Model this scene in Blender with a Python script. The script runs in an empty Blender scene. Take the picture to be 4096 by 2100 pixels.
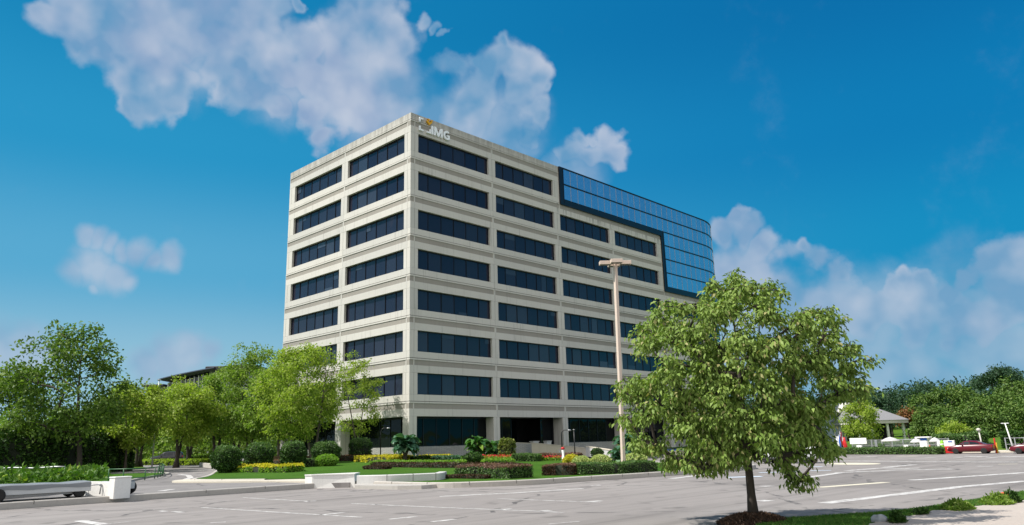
import bpy, bmesh, math, random
import numpy as np
from mathutils import Vector, Matrix
from mathutils.geometry import delaunay_2d_cdt

scene = bpy.context.scene
COL = scene.collection
R = math.radians

# ------------------------------------------------------------------ camera
CAM = np.array([-43.4541, -55.2264, 1.7])
YAW, PITCH, ROLL, FPX = 0.806213, 0.238366, -0.027243, 2989.116
W0, H0 = 4096.0, 2100.0
PS = 4096.0 / 2576.0
def _basis():
    cy, sy = math.cos(YAW), math.sin(YAW)
    fw = np.array([sy, cy, 0]); rt = np.array([cy, -sy, 0]); up = np.array([0, 0, 1.0])
    cp, sp = math.cos(PITCH), math.sin(PITCH)
    f2 = fw * cp + up * sp; u2 = up * cp - fw * sp
    cr, sr = math.cos(ROLL), math.sin(ROLL)
    return f2, rt * cr + u2 * sr, u2 * cr - rt * sr
CF, CR, CU = _basis()
cam_data = bpy.data.cameras.new("camera")
cam = bpy.data.objects.new("camera", cam_data); COL.objects.link(cam)
cam_data.sensor_width = 36.0
cam_data.lens = FPX / W0 * 36.0
cam_data.clip_start = 0.1; cam_data.clip_end = 6000
cam.matrix_world = Matrix(((CR[0], CU[0], -CF[0], CAM[0]), (CR[1], CU[1], -CF[1], CAM[1]), (CR[2], CU[2], -CF[2], CAM[2]), (0, 0, 0, 1)))
scene.camera = cam

# ------------------------------------------------------------------ sun, sky, exposure
SUN_EL = R(52)
LH = np.array([0.83, -0.56]); LH /= np.linalg.norm(LH)
LDIR = Vector((LH[0] * math.cos(SUN_EL), LH[1] * math.cos(SUN_EL), -math.sin(SUN_EL)))
sun_data = bpy.data.lights.new("sun", 'SUN')
sun_data.energy = 5.0; sun_data.angle = R(0.5); sun_data.color = (1.0, 0.955, 0.885)
sun = bpy.data.objects.new("sun", sun_data); COL.objects.link(sun)
sun.rotation_mode = 'QUATERNION'
sun.rotation_quaternion = LDIR.to_track_quat('-Z', 'Y')
scene.view_settings.view_transform = 'Standard'
scene.view_settings.look = 'None'
scene.view_settings.exposure = 0.35
scene.view_settings.gamma = 1.0
scene.cycles.use_denoising = True
scene.cycles.max_bounces = 6
scene.cycles.transparent_max_bounces = 8

def ray(px, py):
    d = CF + CR * (px * PS - 2048) / FPX + CU * (1050 - py * PS) / FPX
    return d / np.linalg.norm(d)

world = bpy.data.worlds.new("World"); scene.world = world; world.use_nodes = True
def build_world():
    nt = world.node_tree; N = nt.nodes; Lk = nt.links; N.clear()
    def nd(t, **k):
        n = N.new(t)
        for a, v in k.items(): setattr(n, a, v)
        return n
    def val(sock, v):
        if hasattr(v, 'bl_idname') or isinstance(v, bpy.types.NodeSocket): Lk.new(v, sock)
        else: sock.default_value = v
    def mth(op, a, b=None, c=None, clamp=False):
        n = nd('ShaderNodeMath', operation=op, use_clamp=clamp)
        val(n.inputs[0], a)
        if b is not None: val(n.inputs[1], b)
        if c is not None: val(n.inputs[2], c)
        return n.outputs[0]
    def vmt(op, a, b=None, scale=None):
        n = nd('ShaderNodeVectorMath', operation=op)
        val(n.inputs[0], a)
        if b is not None: val(n.inputs[1], b)
        if scale is not None: val(n.inputs['Scale'], scale)
        return n
    def mix(f, a, b, bt='MIX'):
        n = nd('ShaderNodeMix', data_type='RGBA', blend_type=bt)
        val(n.inputs[0], f); val(n.inputs[6], a); val(n.inputs[7], b)
        return n.outputs[2]
    def smooth(x, lo, hi):
        n = nd('ShaderNodeMapRange', interpolation_type='SMOOTHSTEP')
        val(n.inputs[0], x); n.inputs[1].default_value = lo; n.inputs[2].default_value = hi
        return n.outputs[0]
    def noise(v, sc, det, rough=0.55):
        n = nd('ShaderNodeTexNoise'); val(n.inputs['Vector'], v)
        n.inputs['Scale'].default_value = sc; n.inputs['Detail'].default_value = det; n.inputs['Roughness'].default_value = rough
        return n.outputs[0]
    tc = nd('ShaderNodeTexCoord'); D = tc.outputs['Generated']
    sky = nd('ShaderNodeTexSky', sky_type='NISHITA')
    sky.sun_disc = False; sky.sun_elevation = SUN_EL
    sky.sun_rotation = math.atan2(-LH[0], -LH[1]); sky.altitude = 100; sky.air_density = 1.2; sky.dust_density = 0.6; sky.ozone_density = 3.0
    sep = nd('ShaderNodeSeparateXYZ'); Lk.new(D, sep.inputs[0])
    z = sep.outputs[2]
    base = vmt('MULTIPLY', sky.outputs[0], (0.35, 0.95, 1.0)).outputs[0]
    # deep clear blue aloft, paler towards the horizon (radiance of clear air)
    ramp = nd('ShaderNodeValToRGB'); Lk.new(z, ramp.inputs[0])
    cr = ramp.color_ramp; cr.interpolation = 'EASE'
    stops = SKY_STOPS
    cr.elements[0].position = stops[0][0]; cr.elements[0].color = stops[0][1] + (1,)
    cr.elements[1].position = stops[1][0]; cr.elements[1].color = stops[1][1] + (1,)
    for p, c in stops[2:]:
        e = cr.elements.new(p); e.color = c + (1,)
    rightward = vmt('DOT_PRODUCT', D, (float(CR[0]), float(CR[1]), 0.0)).outputs['Value']
    dk = smooth(rightward, -0.45, 0.55)
    grad = mix(dk, ramp.outputs[0], mix(1.0, ramp.outputs[0], SKY_RIGHT + (1,), 'MULTIPLY'))
    clear = mix(0.93, base, grad)
    # clouds
    wob = noise(D, 5.0, 3, 0.5)
    n0 = noise(D, 7.0, 4, 0.55)
    nf = noise(D, 26.0, 10, 0.62)
    n1 = mth('ADD', mth('MULTIPLY', n0, 0.55), mth('MULTIPLY', nf, 0.45))
    n2 = noise(D, 4.2, 4, 0.55)
    dist_off = vmt('ADD', D, tuple(-0.035 * x for x in LDIR)).outputs[0]
    n1b0 = noise(dist_off, 7.0, 4, 0.55)
    # directions stirred by noise so that no puff has a round outline
    w1 = nd('ShaderNodeTexNoise'); Lk.new(D, w1.inputs['Vector']); w1.inputs['Scale'].default_value = 9.0; w1.inputs['Detail'].default_value = 3
    w2 = nd('ShaderNodeTexNoise'); Lk.new(D, w2.inputs['Vector']); w2.inputs['Scale'].default_value = 34.0; w2.inputs['Detail'].default_value = 4
    wa_ = vmt('SCALE', vmt('SUBTRACT', w1.outputs['Color'], (0.5, 0.5, 0.5)).outputs[0], scale=0.095).outputs[0]
    wb_ = vmt('SCALE', vmt('SUBTRACT', w2.outputs['Color'], (0.5, 0.5, 0.5)).outputs[0], scale=0.028).outputs[0]
    DW = vmt('ADD', D, vmt('ADD', wa_, wb_).outputs[0]).outputs[0]
    acc = None
    for (px, py, r) in BLOBS:
        c = ray(px, py)
        dd = vmt('DISTANCE', DW, tuple(float(x) for x in c)).outputs['Value']
        v = mth('SUBTRACT', 1.0, mth('DIVIDE', dd, r * PS / FPX * 1.02))
        acc = v if acc is None else mth('SMOOTH_MAX', acc, v, 0.25)
    DS = vmt('ADD', D, vmt('SCALE', vmt('ADD', wa_, wb_).outputs[0], scale=0.45).outputs[0]).outputs[0]
    soft = None
    for (px, py, r) in SOFT:
        c = ray(px, py)
        dd = vmt('DISTANCE', DS, tuple(float(x) for x in c)).outputs['Value']
        v = mth('SUBTRACT', 1.0, mth('DIVIDE', dd, r * PS / FPX), clamp=True)
        soft = v if soft is None else mth('MAXIMUM', soft, v)
    def puffs(sc):
        n = nd('ShaderNodeTexVoronoi', feature='SMOOTH_F1'); Lk.new(DP, n.inputs['Vector']); n.inputs['Scale'].default_value = sc; n.inputs['Smoothness'].default_value = 0.35
        return n.outputs['Distance']
    DP = vmt('ADD', D, vmt('SCALE', wb_, scale=0.5).outputs[0]).outputs[0]
    billow = mth('ADD', mth('MULTIPLY', mth('SUBTRACT', 0.45, puffs(15.0)), 0.70), mth('MULTIPLY', mth('SUBTRACT', 0.45, puffs(40.0)), 0.34))
    f = mth('ADD', mth('ADD', acc, mth('MULTIPLY', mth('SUBTRACT', n1, 0.5), 0.9)), mth('ADD', billow, 0.13))
    dens = smooth(f, -0.10, 0.50)
    core = smooth(f, 0.0, 0.9)
    # unseen cloud added in the rest of the sky
    el = mth('ADD', mth('MULTIPLY', n2, 0.8), mth('MULTIPLY', n1, 0.35))
    away = smooth(vmt('DOT_PRODUCT', D, tuple(float(x) for x in CF)).outputs['Value'], 0.80, 0.55)
    # bright cloud added out of view as fill light for the shaded right facade
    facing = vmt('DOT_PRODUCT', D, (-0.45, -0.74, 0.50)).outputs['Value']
    clearing = smooth(vmt('DOT_PRODUCT', D, (0.74, -0.64, 0.22)).outputs['Value'], 0.94, 0.80)  # gap shaped in the unseen cloud to keep the right-hand glass dark
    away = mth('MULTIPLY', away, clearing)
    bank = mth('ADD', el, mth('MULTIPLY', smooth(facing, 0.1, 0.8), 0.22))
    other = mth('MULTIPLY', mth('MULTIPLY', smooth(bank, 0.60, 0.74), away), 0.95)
    wisp = mth('MULTIPLY', smooth(mth('ADD', soft, mth('MULTIPLY', mth('SUBTRACT', n1, 0.5), 0.9)), 0.05, 0.8), 0.72)
    lit = smooth(mth('SUBTRACT', n0, n1b0), -0.10, 0.12)
    rim = mth('MULTIPLY', mth('SUBTRACT', 1.0, core), 0.55)
    shade = mth('ADD', mth('ADD', mth('MULTIPLY', lit, 0.42), mth('MULTIPLY', billow, 1.5)), mth('MULTIPLY', rim, 0.8), clamp=True)
    body = mix(smooth(mth('ADD', mth('MULTIPLY', n2, 0.6), mth('MULTIPLY', n0, 0.4)), 0.42, 0.60), CLOUD_A + (1,), CLOUD_B + (1,))
    ccol = mix(shade, body, CLOUD_C + (1,))
    low = smooth(z, 0.45, 0.02)
    ccol = mix(mth('MULTIPLY', low, 0.4), ccol, CLOUD_LOW + (1,))
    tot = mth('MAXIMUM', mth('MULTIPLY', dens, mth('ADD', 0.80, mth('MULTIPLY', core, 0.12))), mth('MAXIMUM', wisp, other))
    ccol = mix(other, ccol, CLOUD_FILL)
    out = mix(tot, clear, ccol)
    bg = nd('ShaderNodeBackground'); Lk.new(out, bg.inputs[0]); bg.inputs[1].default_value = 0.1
    wo = nd('ShaderNodeOutputWorld'); Lk.new(bg.outputs[0], wo.inputs[0])
def L10(r, g, b):   # radiance (before the 0.1 background strength) of an sRGB-like colour
    f = lambda c: ((c / 255 + 0.055) / 1.055) ** 2.4 if c > 10 else c / 255 / 12.92
    k = 10 / 2 ** 0.35
    return (f(r) * k, f(g) * k, f(b) * k)
SKY_GAIN = 1.0
SKY_STOPS = [(0.0, L10(164, 194, 212)), (0.10, L10(146, 190, 214)), (0.22, L10(88, 168, 208)), (0.36, L10(38, 148, 198)), (0.52, L10(12, 130, 184)), (0.8, L10(0, 100, 165))]
SKY_RIGHT = (0.02, 0.66, 0.83)
CLOUD_A = L10(104, 156, 196); CLOUD_B = L10(148, 170, 203); CLOUD_C = L10(198, 206, 222); CLOUD_LOW = L10(146, 178, 206)
CLOUD_FILL = (9.5, 9.2, 8.9, 1)  # radiance of the unseen cloud added as fill light
BLOBS = [  # one cumulus bank: direction as seen on the photograph, angular radius
    (110, 15, 45), (170, 50, 60), (190, 110, 40), (250, 20, 90), (255, 90, 70), (330, 60, 90), (300, 130, 50), (420, 20, 110), (400, 140, 95), (340, 200, 55), (350, 260, 42), (320, 275, 26), (450, 200, 65), (460, 260, 38), (395, 250, 50), (490, 120, 55),
    (560, 30, 110), (620, 100, 95), (600, 180, 60), (640, 40, 70), (690, 20, 45), (600, 250, 36), (650, 250, 60), (700, 180, 80), (715, 290, 45), (745, 12, 18), (760, 110, 60), (790, 170, 80), (800, 300, 55), (820, 355, 34),
    (850, 60, 60), (920, 30, 70), (880, 120, 80), (980, 70, 60), (1010, 110, 60), (900, 220, 110), (1000, 210, 100), (1045, 30, 24), (1085, 45, 20), (1110, 60, 14), (1120, 175, 45), (1165, 165, 30), (1200, 190, 60), (1238, 115, 30), (1245, 160, 50),
    (1290, 180, 55), (1340, 205, 42), (1370, 240, 28), (1300, 260, 70), (1180, 280, 90), (1350, 300, 40), (1060, 310, 100), (1330, 350, 40), (930, 320, 70),
    (1475, 335, 30), (1510, 330, 26), (1545, 340, 34), (1450, 375, 42), (1500, 385, 45), (1560, 385, 42), (1600, 402, 20), (1590, 375, 18),
    (1845, 555, 26), (1815, 590, 42), (1875, 580, 36), (1920, 615, 42), (1960, 645, 40), (2005, 625, 28), (2040, 660, 40), (2080, 690, 38), (1860, 680, 90), (1960, 740, 100), (2050, 790, 110), (2120, 760, 50), (2180, 790, 70), (2235, 725, 30), (2262, 700, 20), (2285, 715, 24),
    (2320, 712, 28), (2350, 740, 50), (2410, 720, 50), (2460, 690, 40), (2510, 660, 40), (2560, 660, 50), (2570, 740, 90), (2450, 790, 80), (2300, 800, 80), (735, 590, 28), (712, 565, 14),
]
SOFT = [(190, 668, 48), (225, 660, 62), (262, 668, 66), (300, 682, 56), (330, 692, 34), (232, 598, 34), (262, 610, 34), (292, 620, 32), (325, 628, 32), (362, 632, 40), (395, 655, 30), (430, 655, 38), (235, 710, 26), (60, 890, 90), (130, 880, 60), (-20, 920, 120), (430, 915, 80), (480, 890, 70), (530, 880, 45), (370, 930, 70),
    (2200, 800, 160), (2450, 820, 220), (1850, 750, 180), (1900, 950, 260), (2100, 900, 260), (2300, 980, 240), (2550, 930, 240), (1000, 330, 190), (1250, 330, 180), (1450, 440, 110), (700, 230, 130), (450, 130, 170), (880, 150, 170)]
build_world()

# ------------------------------------------------------------------ helpers
def at(px, py, z=0.0):
    d = ray(px, py); t = (z - CAM[2]) / d[2]
    return CAM + d * t
def atd(px, py, dist):
    d = ray(px, py); return CAM + d * (dist / math.hypot(d[0], d[1]))
def atp(px, py, axis, v):
    d = ray(px, py); return CAM + d * ((v - CAM[axis]) / d[axis])
def hdist(p): return math.hypot(p[0] - CAM[0], p[1] - CAM[1])
def pxm(p):  # metres per display pixel at p
    return float(np.dot(np.array(p) - CAM, CF)) / FPX * PS
def sstep(t): t = min(1, max(0, t)); return t * t * (3 - 2 * t)

def lawn_z(x, y):
    dx = max(0.0, -x); dy = max(0.0, -y)
    d = math.hypot(dx, dy)
    return 0.19 + 0.12 * sstep((y + 30.0) / 8.0) + 0.44 * sstep(1.0 - d / 30.0)
def atl(px, py):   # point on the garden's surface
    z = 0.4
    for _ in range(30):
        p = at(px, py, z); z = 0.7 * z + 0.3 * lawn_z(p[0], p[1])
    return np.array([p[0], p[1], z])

class MB:
    def __init__(s): s.v = []; s.f = []; s.m = []; s.smooth = []
    def face(s, pts, mi=0, sm=False):
        i = len(s.v); s.v += [tuple(float(c) for c in p) for p in pts]; s.f.append(tuple(range(i, i + len(pts)))); s.m.append(mi); s.smooth.append(sm)
    def grid(s, rings, mi=0, close=True, caps=True, sm=True):
        i0 = len(s.v); n = len(rings[0])
        for r in rings: s.v += [tuple(float(c) for c in p) for p in r]
        for a in range(len(rings) - 1):
            for b in range(n if close else n - 1):
                c = (b + 1) % n
                s.f.append((i0 + a * n + b, i0 + a * n + c, i0 + (a + 1) * n + c, i0 + (a + 1) * n + b)); s.m.append(mi); s.smooth.append(sm)
        if caps and close:
            s.f.append(tuple(i0 + k for k in range(n))[::-1]); s.m.append(mi); s.smooth.append(False)
            j = i0 + (len(rings) - 1) * n
            s.f.append(tuple(j + k for k in range(n))); s.m.append(mi); s.smooth.append(False)
    def box(s, x0, y0, z0, x1, y1, z1, mi=0, M=None, b=0.0):
        if x0 > x1: x0, x1 = x1, x0
        if y0 > y1: y0, y1 = y1, y0
        if b > 0:
            b = min(b, (x1 - x0) * .45, (y1 - y0) * .45, (z1 - z0) * .45)
            rings = []
            for z, e in ((z0, b), (z0 + b, 0), (z1 - b, 0), (z1, b)):
                X0, X1, Y0, Y1 = x0 + e, x1 - e, y0 + e, y1 - e
                rings.append([(X0 + b, Y0, z), (X1 - b, Y0, z), (X1, Y0 + b, z), (X1, Y1 - b, z), (X1 - b, Y1, z), (X0 + b, Y1, z), (X0, Y1 - b, z), (X0, Y0 + b, z)])
            if M is not None: rings = [[tuple(M @ Vector(p)) for p in r] for r in rings]
            s.grid(rings, mi, sm=False); return s
        P = [(x0, y0, z0), (x1, y0, z0), (x1, y1, z0), (x0, y1, z0), (x0, y0, z1), (x1, y0, z1), (x1, y1, z1), (x0, y1, z1)]
        if M is not None: P = [tuple(M @ Vector(p)) for p in P]
        i = len(s.v); s.v += P
        for q in ((0, 3, 2, 1), (4, 5, 6, 7), (0, 1, 5, 4), (1, 2, 6, 5), (2, 3, 7, 6), (3, 0, 4, 7)):
            s.f.append(tuple(i + k for k in q)); s.m.append(mi); s.smooth.append(False)
        return s
    def tube(s, pts, rads, n=8, mi=0, caps=True):
        pts = [Vector(p) for p in pts]
        if not hasattr(rads, '__len__'): rads = [rads] * len(pts)
        rings = []; ref = None
        for i, p in enumerate(pts):
            t = (pts[min(i + 1, len(pts) - 1)] - pts[max(i - 1, 0)])
            t = t.normalized() if t.length > 1e-9 else Vector((0, 0, 1))
            if ref is None: ref = Vector((1, 0, 0)) if abs(t.x) < .8 else Vector((0, 1, 0))
            u = (ref - t * ref.dot(t)).normalized(); w = t.cross(u); ref = u
            rings.append([tuple(p + (u * math.cos(2 * math.pi * k / n) + w * math.sin(2 * math.pi * k / n)) * rads[i]) for k in range(n)])
        s.grid(rings, mi, caps=caps); return s
    def prism(s, poly, fn, d0, d1, mi=0):  # poly: 2d list, fn(u,v,d)->xyz
        n = len(poly)
        s.grid([[fn(u, v, d0) for u, v in poly], [fn(u, v, d1) for u, v in poly]], mi, sm=False); return s
    def lathe(s, prof, c, n=16, mi=0, axis=2):
        rings = []
        for r, h in prof:
            ring = []
            for k in range(n):
                a = 2 * math.pi * k / n; q = [r * math.cos(a), r * math.sin(a), h]
                if axis == 0: q = [h, q[0], q[1]]
                if axis == 1: q = [q[0], h, q[1]]
                ring.append((c[0] + q[0], c[1] + q[1], c[2] + q[2]))
            rings.append(ring)
        s.grid(rings, mi); return s
    def build(s, name, mats, parent=None):
        me = bpy.data.meshes.new(name); me.from_pydata(s.v, [], s.f)
        if not isinstance(mats, (list, tuple)): mats = [mats]
        for m in mats: me.materials.append(m)
        me.polygons.foreach_set('material_index', s.m); me.polygons.foreach_set('use_smooth', s.smooth)
        me.update()
        bm = bmesh.new(); bm.from_mesh(me); bmesh.ops.recalc_face_normals(bm, faces=bm.faces); bm.to_mesh(me); bm.free()
        o = bpy.data.objects.new(name, me); COL.objects.link(o)
        if parent: o.parent = parent
        return o

def np_mesh(name, verts, faces, mats, parent=None, mi=None):   # verts (n,3), faces (m,4)
    me = bpy.data.meshes.new(name)
    n, m = len(verts), len(faces); k = faces.shape[1]
    me.vertices.add(n); me.vertices.foreach_set('co', np.asarray(verts, np.float32).ravel())
    me.loops.add(m * k); me.loops.foreach_set('vertex_index', np.asarray(faces, np.int32).ravel())
    me.polygons.add(m); me.polygons.foreach_set('loop_start', np.arange(0, m * k, k, dtype=np.int32))
    if mi is not None: me.polygons.foreach_set('material_index', np.asarray(mi, np.int32))
    if not isinstance(mats, (list, tuple)): mats = [mats]
    for x in mats: me.materials.append(x)
    me.update(calc_edges=True); me.validate()
    o = bpy.data.objects.new(name, me); COL.objects.link(o)
    if parent: o.parent = parent
    return o

def tag(o, label=None, cat=None, group=None, kind=None):
    if label: o['label'] = label
    if cat: o['category'] = cat
    if group: o['group'] = group
    if kind: o['kind'] = kind
    return o
def thing(name, loc, label, cat, group=None, rz=0.0):
    o = bpy.data.objects.new(name, None); COL.objects.link(o)
    o.empty_display_size = 0.2
    o.location = tuple(float(c) for c in loc); o.rotation_euler = (0, 0, rz)
    return tag(o, label, cat, group)
def copy_tree(o, parent=None):
    c = o.copy(); COL.objects.link(c)
    if parent: c.parent = parent
    for ch in list(o.children): copy_tree(ch, c)
    return c

# ------------------------------------------------------------------ materials
def srgb(r, g, b):
    f = lambda c: ((c / 255 + 0.055) / 1.055) ** 2.4 if c > 10 else c / 255 / 12.92
    return (f(r), f(g), f(b))
class NT:
    def __init__(s, name):
        s.m = bpy.data.materials.new(name); s.m.use_nodes = True
        s.N = s.m.node_tree.nodes; s.L = s.m.node_tree.links; s.b = s.N['Principled BSDF']; s.out = s.N['Material Output']
    def nd(s, t, **k):
        n = s.N.new(t)
        for a, v in k.items(): setattr(n, a, v)
        return n
    def setv(s, sock, v):
        if isinstance(v, bpy.types.NodeSocket): s.L.new(v, sock)
        else: sock.default_value = v if not (isinstance(v, tuple) and len(v) == 3 and sock.type == 'RGBA') else v + (1,)
    def coord(s, kind='Object', scale=(1, 1, 1)):
        tc = s.nd('ShaderNodeTexCoord'); mp = s.nd('ShaderNodeMapping'); s.L.new(tc.outputs[kind], mp.inputs[0]); mp.inputs['Scale'].default_value = scale
        return mp.outputs[0]
    def noise(s, v, sc=5, det=4, rough=0.55):
        n = s.nd('ShaderNodeTexNoise'); s.L.new(v, n.inputs['Vector']); n.inputs['Scale'].default_value = sc; n.inputs['Detail'].default_value = det; n.inputs['Roughness'].default_value = rough
        return n.outputs[0]
    def mix(s, f, a, b, bt='MIX'):
        n = s.nd('ShaderNodeMix', data_type='RGBA', blend_type=bt); s.setv(n.inputs[0], f); s.setv(n.inputs[6], a); s.setv(n.inputs[7], b); return n.outputs[2]
    def rng(s, x, a, b, c=0.0, d=1.0):
        n = s.nd('ShaderNodeMapRange'); s.L.new(x, n.inputs[0])
        for i, q in enumerate((a, b, c, d)): n.inputs[i + 1].default_value = q
        return n.outputs[0]
    def math(s, op, a, b=0.0):
        n = s.nd('ShaderNodeMath', operation=op); s.setv(n.inputs[0], a); s.setv(n.inputs[1], b); return n.outputs[0]
    def rand(s):
        a = s.nd('ShaderNodeNewGeometry').outputs['Random Per Island']; b = s.nd('ShaderNodeObjectInfo').outputs['Random']
        return s.math('FRACT', s.math('ADD', a, b))
    def bump(s, h, strength=0.3, dist=0.02):
        n = s.nd('ShaderNodeBump'); n.inputs['Strength'].default_value = strength; n.inputs['Distance'].default_value = dist; s.L.new(h, n.inputs['Height']); s.L.new(n.outputs[0], s.b.inputs['Normal'])
    def base(s, c): s.setv(s.b.inputs['Base Color'], c)
    def set(s, **k):
        for a, v in k.items(): s.setv(s.b.inputs[a.replace('_', ' ')], v)
        return s
def plain(name, c, rough=0.6, metal=0.0, var=0.12, sc=3.0, bump=0.0):
    t = NT(name); v = t.coord(); n = t.noise(v, sc, 5)
    d = tuple(x * (1 - var) for x in c); u = tuple(min(1, x * (1 + var)) for x in c)
    t.base(t.mix(n, d, u)); t.set(Roughness=rough, Metallic=metal)
    if bump: t.bump(t.noise(v, sc * 12, 4), bump, 0.01)
    return t.m
def leafmat(name, a, b, c=None, trans=0.35, rough=0.55, gain=1.7):
    """green leaf: each leaf takes its own tint between a and b (a few c); light passes through."""
    a, b = tuple(x * gain for x in a), tuple(x * gain for x in b); c = tuple(min(.8, x * gain) for x in c) if c else None
    t = NT(name); r = t.rand(); v = t.coord('Object'); big = t.noise(v, 0.9, 2)
    f = t.math('ADD', t.math('MULTIPLY', r, 0.7), t.math('MULTIPLY', t.rng(big, .35, .65), 0.3))
    col = t.mix(f, a, b)
    if c: col = t.mix(t.math('GREATER_THAN', t.math('FRACT', t.math('MULTIPLY', r, 17.3)), 0.94), col, c)
    t.base(col); t.set(Roughness=rough); t.b.inputs['Specular IOR Level'].default_value = 0.22
    tr = t.nd('ShaderNodeBsdfTranslucent'); t.L.new(t.mix(1.0, col, (1.25, 1.45, 0.55), 'MULTIPLY') if trans else col, tr.inputs[0])
    ms = t.nd('ShaderNodeMixShader'); ms.inputs[0].default_value = trans
    t.L.new(t.b.outputs[0], ms.inputs[1]); t.L.new(tr.outputs[0], ms.inputs[2]); t.L.new(ms.outputs[0], t.out.inputs[0])
    return t.m

def concrete(name, a, b, stain=0.5, bump=0.25, flute=False, drip=False):
    t = NT(name); v = t.coord('Object')
    n = t.noise(v, 0.45, 5); fine = t.noise(v, 14, 4)
    col = t.mix(n, a, b)
    col = t.mix(t.rng(fine, .35, .7, 0, .22), col, tuple(x * .7 for x in a))
    vs = t.coord('Object', (2.2, 2.2, 0.12)); st = t.noise(vs, 1.6, 6, .6)
    col = t.mix(t.rng(st, .56, .78, 0, stain), col, tuple(x * .5 for x in a))
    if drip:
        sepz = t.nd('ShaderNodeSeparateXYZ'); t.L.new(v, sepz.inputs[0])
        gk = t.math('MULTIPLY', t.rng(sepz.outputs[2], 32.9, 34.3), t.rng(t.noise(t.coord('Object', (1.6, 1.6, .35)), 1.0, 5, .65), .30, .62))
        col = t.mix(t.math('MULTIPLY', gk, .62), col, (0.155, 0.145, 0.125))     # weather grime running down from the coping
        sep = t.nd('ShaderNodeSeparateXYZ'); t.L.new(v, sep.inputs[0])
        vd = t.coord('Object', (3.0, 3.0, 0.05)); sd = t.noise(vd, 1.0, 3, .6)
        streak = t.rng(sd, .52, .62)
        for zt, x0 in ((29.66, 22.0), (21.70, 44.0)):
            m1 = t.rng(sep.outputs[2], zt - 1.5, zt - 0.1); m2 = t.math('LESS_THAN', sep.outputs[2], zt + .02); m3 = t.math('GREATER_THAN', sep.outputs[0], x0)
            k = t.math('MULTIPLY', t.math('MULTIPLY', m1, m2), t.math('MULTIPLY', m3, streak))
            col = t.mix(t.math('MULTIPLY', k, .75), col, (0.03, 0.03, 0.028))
    oi = t.nd('ShaderNodeObjectInfo').outputs['Random']
    col = t.mix(1.0, col, t.mix(oi, (0.91, 0.915, 0.92), (1.04, 1.03, 1.02)), 'MULTIPLY')
    t.base(col); t.set(Roughness=0.85)
    if flute:
        w = t.nd('ShaderNodeTexWave', wave_type='BANDS', bands_direction='X'); vv = t.nd('ShaderNodeVectorMath', operation='DOT_PRODUCT')
        t.L.new(v, vv.inputs[0]); vv.inputs[1].default_value = (1, 1, 0)
        cb = t.nd('ShaderNodeCombineXYZ'); t.L.new(vv.outputs['Value'], cb.inputs[0]); t.L.new(cb.outputs[0], w.inputs[0]); w.inputs['Scale'].default_value = 2.2
        t.bump(w.outputs[0], 0.6, 0.03)
    else: t.bump(fine, bump, 0.01)
    return t.m

M = {}
M['conc'] = concrete('precast_concrete', (0.525, 0.507, 0.47), (0.615, 0.597, 0.56), stain=.75, drip=True)
M['band'] = concrete('fluted_concrete', (0.29, 0.27, 0.24), (0.36, 0.335, 0.30), flute=True, stain=.35)
M['joint'] = plain('joint_sealant', (0.12, 0.115, 0.105), .9)
M['frame'] = plain('dark_bronze_metal', (0.012, 0.014, 0.018), .35, 0.3)
M['frame2'] = plain('black_metal_panel', (0.010, 0.012, 0.016), .3, 0.2)
M['silver'] = plain('silver_mullion', (0.30, 0.36, 0.42), .35, .5)
M['white'] = plain('white_paint', (0.78, 0.78, 0.76), .5, var=.05)
M['soffit'] = plain('soffit_plaster', (0.36, 0.35, 0.33), .8)
M['roof'] = plain('roof_gravel', (0.25, 0.24, 0.22), .9)
def glassmat(name, a, b, odd, rough=.04, ior=1.44, tint=None, metal=0.0):
    t = NT(name); r = t.rand()
    col = t.mix(r, a, b)
    if odd: col = t.mix(t.math('GREATER_THAN', t.math('FRACT', t.math('MULTIPLY', r, 23.7)), 0.90), col, odd)
    v = t.coord('Object'); nz = t.noise(v, .35, 2)
    t.base(col); t.set(Roughness=rough, IOR=ior, Metallic=metal); t.bump(nz, .12, .3)
    return t.m
M['pane'] = glassmat('tinted_window_glass', (0.012, 0.014, 0.030), (0.021, 0.025, 0.044), (0.034, 0.042, 0.064))
M['blind'] = glassmat('blind_behind_glass', (0.026, 0.036, 0.060), (0.046, 0.060, 0.088), None)
M['curtain'] = glassmat('mirror_glass', (0.56, 0.61, 0.70), (0.63, 0.68, 0.76), None, .03, 1.5, metal=.92)
M['dark'] = plain('dark_interior', (0.006, 0.007, 0.009), .8)
M['lobby'] = glassmat('lobby_glass', (0.004, 0.006, 0.008), (0.007, 0.010, 0.012), None, .02, 1.26)

# ---- brick plinth
def brickmat(name, c1, c2, mortar, sc=2.2):
    t = NT(name); tc = t.nd('ShaderNodeTexCoord'); sep = t.nd('ShaderNodeSeparateXYZ'); t.L.new(tc.outputs['Object'], sep.inputs[0])
    cb = t.nd('ShaderNodeCombineXYZ'); t.L.new(t.math('ADD', sep.outputs[0], sep.outputs[1]), cb.inputs[0]); t.L.new(sep.outputs[2], cb.inputs[1])
    br = t.nd('ShaderNodeTexBrick'); t.L.new(cb.outputs[0], br.inputs[0]); br.inputs['Scale'].default_value = sc
    br.inputs['Color1'].default_value = c1 + (1,); br.inputs['Color2'].default_value = c2 + (1,); br.inputs['Mortar'].default_value = mortar + (1,)
    br.inputs['Mortar Size'].default_value = .025; br.inputs['Brick Width'].default_value = 1.4; br.inputs['Row Height'].default_value = .22
    t.base(br.outputs[0]); t.set(Roughness=.85); t.bump(br.outputs[1], -.5, .01); return t.m
M['brick'] = brickmat('grey_block_masonry', (0.34, 0.33, 0.31), (0.42, 0.41, 0.385), (0.10, 0.10, 0.095))
M['paving'] = concrete('pale_paving', (0.50, 0.46, 0.38), (0.62, 0.57, 0.47), stain=.2)
M['kerb'] = concrete('kerb_stone', (0.36, 0.34, 0.31), (0.50, 0.47, 0.43), stain=.4)

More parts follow.
